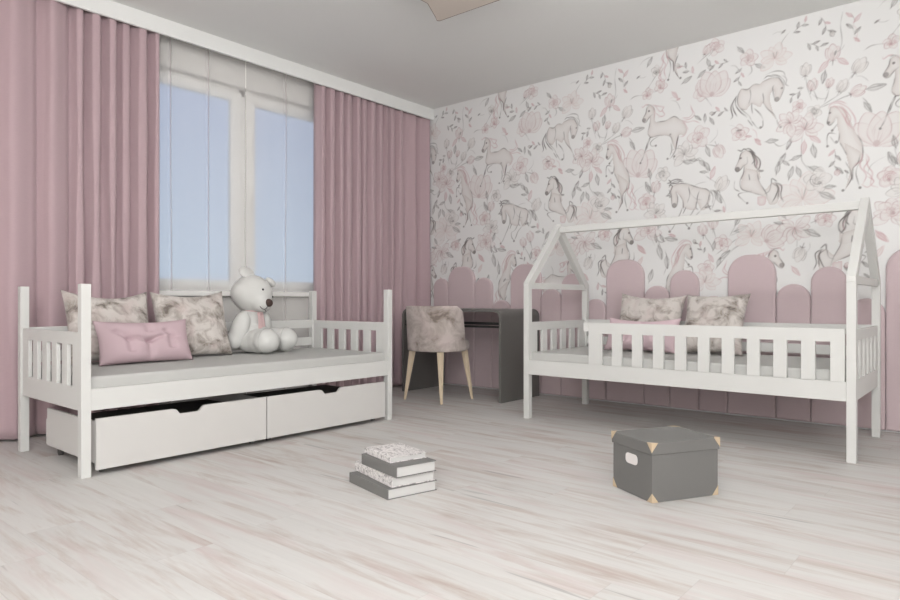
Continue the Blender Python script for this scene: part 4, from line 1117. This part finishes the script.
for sx in (-1, 1):
    for sy in (-1, 1):
        top = Vector((0.150 * sx, 0.150 * sy, 0.405)); bot = Vector((0.198 * sx, 0.192 * sy, 0.0))
        if sx < 0 and sy > 0: top.y += 0.05; bot.y += 0.055
        bm = bmesh.new()
        vs = []
        for c, r in ((bot, 0.0085), (top, 0.021)):
            vs.append([bm.verts.new((c.x + r * a, c.y + r * b, c.z)) for a, b in ((-1, -1), (1, -1), (1, 1), (-1, 1))])
        for k in range(4): bm.faces.new((vs[0][k], vs[0][(k + 1) % 4], vs[1][(k + 1) % 4], vs[1][k]))
        bm.faces.new(vs[0]); bm.faces.new(vs[1])
        bmesh.ops.recalc_face_normals(bm, faces=bm.faces)
        bmesh.ops.bevel(bm, geom=list(bm.edges), offset=0.003, segments=2, affect='EDGES')
        m = MB(); m.bm.free(); m.bm = bm
        m.build('leg', M_wood, chair)

# ------------------------------------------------------------------ books
def book(near, ang, L, W, z0, h, mat, label, wrap=False):
    """near = corner of spine and foot edge; spine runs away along -x, book width along +y"""
    t = empty('book', (near[0], near[1], z0), ang)
    c = 0.003 if not wrap else 0.0022
    cv = MB()
    cv.box(-L, 0, 0, W, 0, c); cv.box(-L, 0, 0, W, h - c, h); cv.box(-L, 0, 0, c * 1.4, c, h - c)
    cv.build('cover', mat, t)
    MB().box(-L + 0.004, -0.004, c * 1.4, W - 0.006, c, h - c).build('page_block', M_page, t)
    tag(t, label, 'book', 'books stacked on the floor')
    return t
A = math.radians
book((-1.889, 1.841), A(-13.5), 0.329, 0.242, 0.0, 0.043, M_bookgrey, 'thick plain grey book lying on the floor, lowest of the stack')
book((-1.893, 1.868), A(-16), 0.345, 0.208, 0.0435, 0.039, M_print, 'pale speckled book between the two grey books of the floor stack')
book((-1.876, 1.877), A(-13.5), 0.292, 0.198, 0.083, 0.045, M_bookgrey, 'plain grey book lying third in the floor stack, over the speckled one')
book((-1.940, 1.905), A(-15.5), 0.232, 0.180, 0.1285, 0.023, M_print, 'thin pale speckled book on top of the floor stack', True)

# ------------------------------------------------------------------ storage box
n0 = Vector((-1.056, 2.492)); e_long = Vector((0.157, 0.282)).normalized(); e_short = Vector((-0.282, 0.157)).normalized()
LB_, WB_ = 0.330, 0.262
ctr = n0 + e_long * LB_ / 2 + e_short * WB_ / 2 + Vector((-0.004, -0.004))
sb = empty('storage_box', (ctr.x, ctr.y, 0), math.atan2(e_long.y, e_long.x))
tag(sb, 'dark grey cardboard storage box with lid and beige corner guards on the floor', 'box')
hx, hy = LB_ / 2, WB_ / 2
MB().box(-hx, hx, -hy, hy, 0.0, 0.225, 0.0025).build('box_body', M_boxgrey, sb)
lid = MB().box(-hx - 0.005, hx + 0.005, -hy - 0.005, hy + 0.005, 0.190, 0.238, 0.003).build('lid', M_boxgrey, sb)
def guard(sx, sy, zc, up, ex, parent):
    """three-sided metal corner: triangles on both side faces and on top or bottom"""
    bm = bmesh.new()
    X, Y_ = (hx + ex) * sx, (hy + ex) * sy
    s = 0.030; o = 0.0006
    c = bm.verts.new((X + o * sx, Y_ + o * sy, zc + o * up))
    a = bm.verts.new((X - s * sx, Y_ + o * sy, zc + o * up))
    b = bm.verts.new((X + o * sx, Y_ - s * sy, zc + o * up))
    d = bm.verts.new((X + o * sx, Y_ + o * sy, zc - s * 1.25 * up))
    bm.faces.new((c, a, b)); bm.faces.new((c, a, d)); bm.faces.new((c, b, d))
    bmesh.ops.recalc_face_normals(bm, faces=bm.faces)
    m = MB(); m.bm.free(); m.bm = bm
    ob = m.build('corner_guard', M_corner, parent)
    md = ob.modifiers.new('thick', 'SOLIDIFY'); md.thickness = 0.001; md.offset = 0
for sx in (-1, 1):
    for sy in (-1, 1):
        guard(sx, sy, 0.238, 1, 0.005, lid)
        guard(sx, sy, 0.002, -1, 0.0, sb)
# rounded handle plate on the short side facing left
def slot_pts(w, h, r):
    pts = []
    for cx_, cy_, a0 in ((w / 2 - r, h / 2 - r, 0), (-w / 2 + r, h / 2 - r, 90), (-w / 2 + r, -h / 2 + r, 180), (w / 2 - r, -h / 2 + r, 270)):
        for k in range(7):
            a = math.radians(a0 + 15 * k); pts.append((cx_ + r * math.cos(a), cy_ + r * math.sin(a)))
    return pts
pp = [(a, b + 0.148) for a, b in slot_pts(0.078, 0.042, 0.016)]
MB().prism(pp, -hx - 0.0025, -hx, 'x').build('handle_plate', M_plate, sb)

# ------------------------------------------------------------------ ceiling lamp (only one corner of its shade hangs into view)
lamp = empty('ceiling_lamp', (-2.30, 2.87, H))
tag(lamp, 'beige flat ceiling lamp with thin brown edge, cut off by the top of the picture', 'lamp')
half = [(-0.35, 0.035), (-0.352, 0.05), (-0.36, 0.065), (-0.448, 0.235), (-0.462, 0.255), (-0.466, 0.270), (-0.455, 0.280), (-0.43, 0.281), (0.0, 0.292)]
shp = half + [(-a, b) for a, b in reversed(half[:-1])]
shp = shp + [(a, -b) for a, b in reversed(shp)]
MB().prism(shp, -0.094, -0.086, 'z').build('shade_edge', M_lampedge, lamp)
inner = [(a * 0.984, b * 0.975) for a, b in shp]
MB().prism(inner, -0.0948, -0.088, 'z').build('shade', M_lamp, lamp)
MB().prism([(0.10 * math.cos(t), 0.10 * math.sin(t)) for t in [2 * PI * k / 32 for k in range(32)]], -0.086, 0.0, 'z').build('ceiling_mount', M_white, lamp)
# added glowing sphere and rod out of view, for the wallpaper highlight and ceiling brightness
M_fill_globe = bpy.data.materials.new('fill_globe_glow'); M_fill_globe.use_nodes = True
gp = M_fill_globe.node_tree.nodes['Principled BSDF']
gp.inputs['Base Color'].default_value = (0.9, 0.9, 0.9, 1)
gp.inputs['Emission Color'].default_value = (1.0, 0.985, 0.985, 1)
gp.inputs['Emission Strength'].default_value = 85
MB().ball((0.78, -0.12, -0.15), 0.085).build('fill_globe', M_fill_globe, lamp, smooth=True)
MB().tube([(0.78, -0.12, -0.07), (0.78, -0.12, 0.0)], 0.006, 10).build('rod', M_white, lamp)
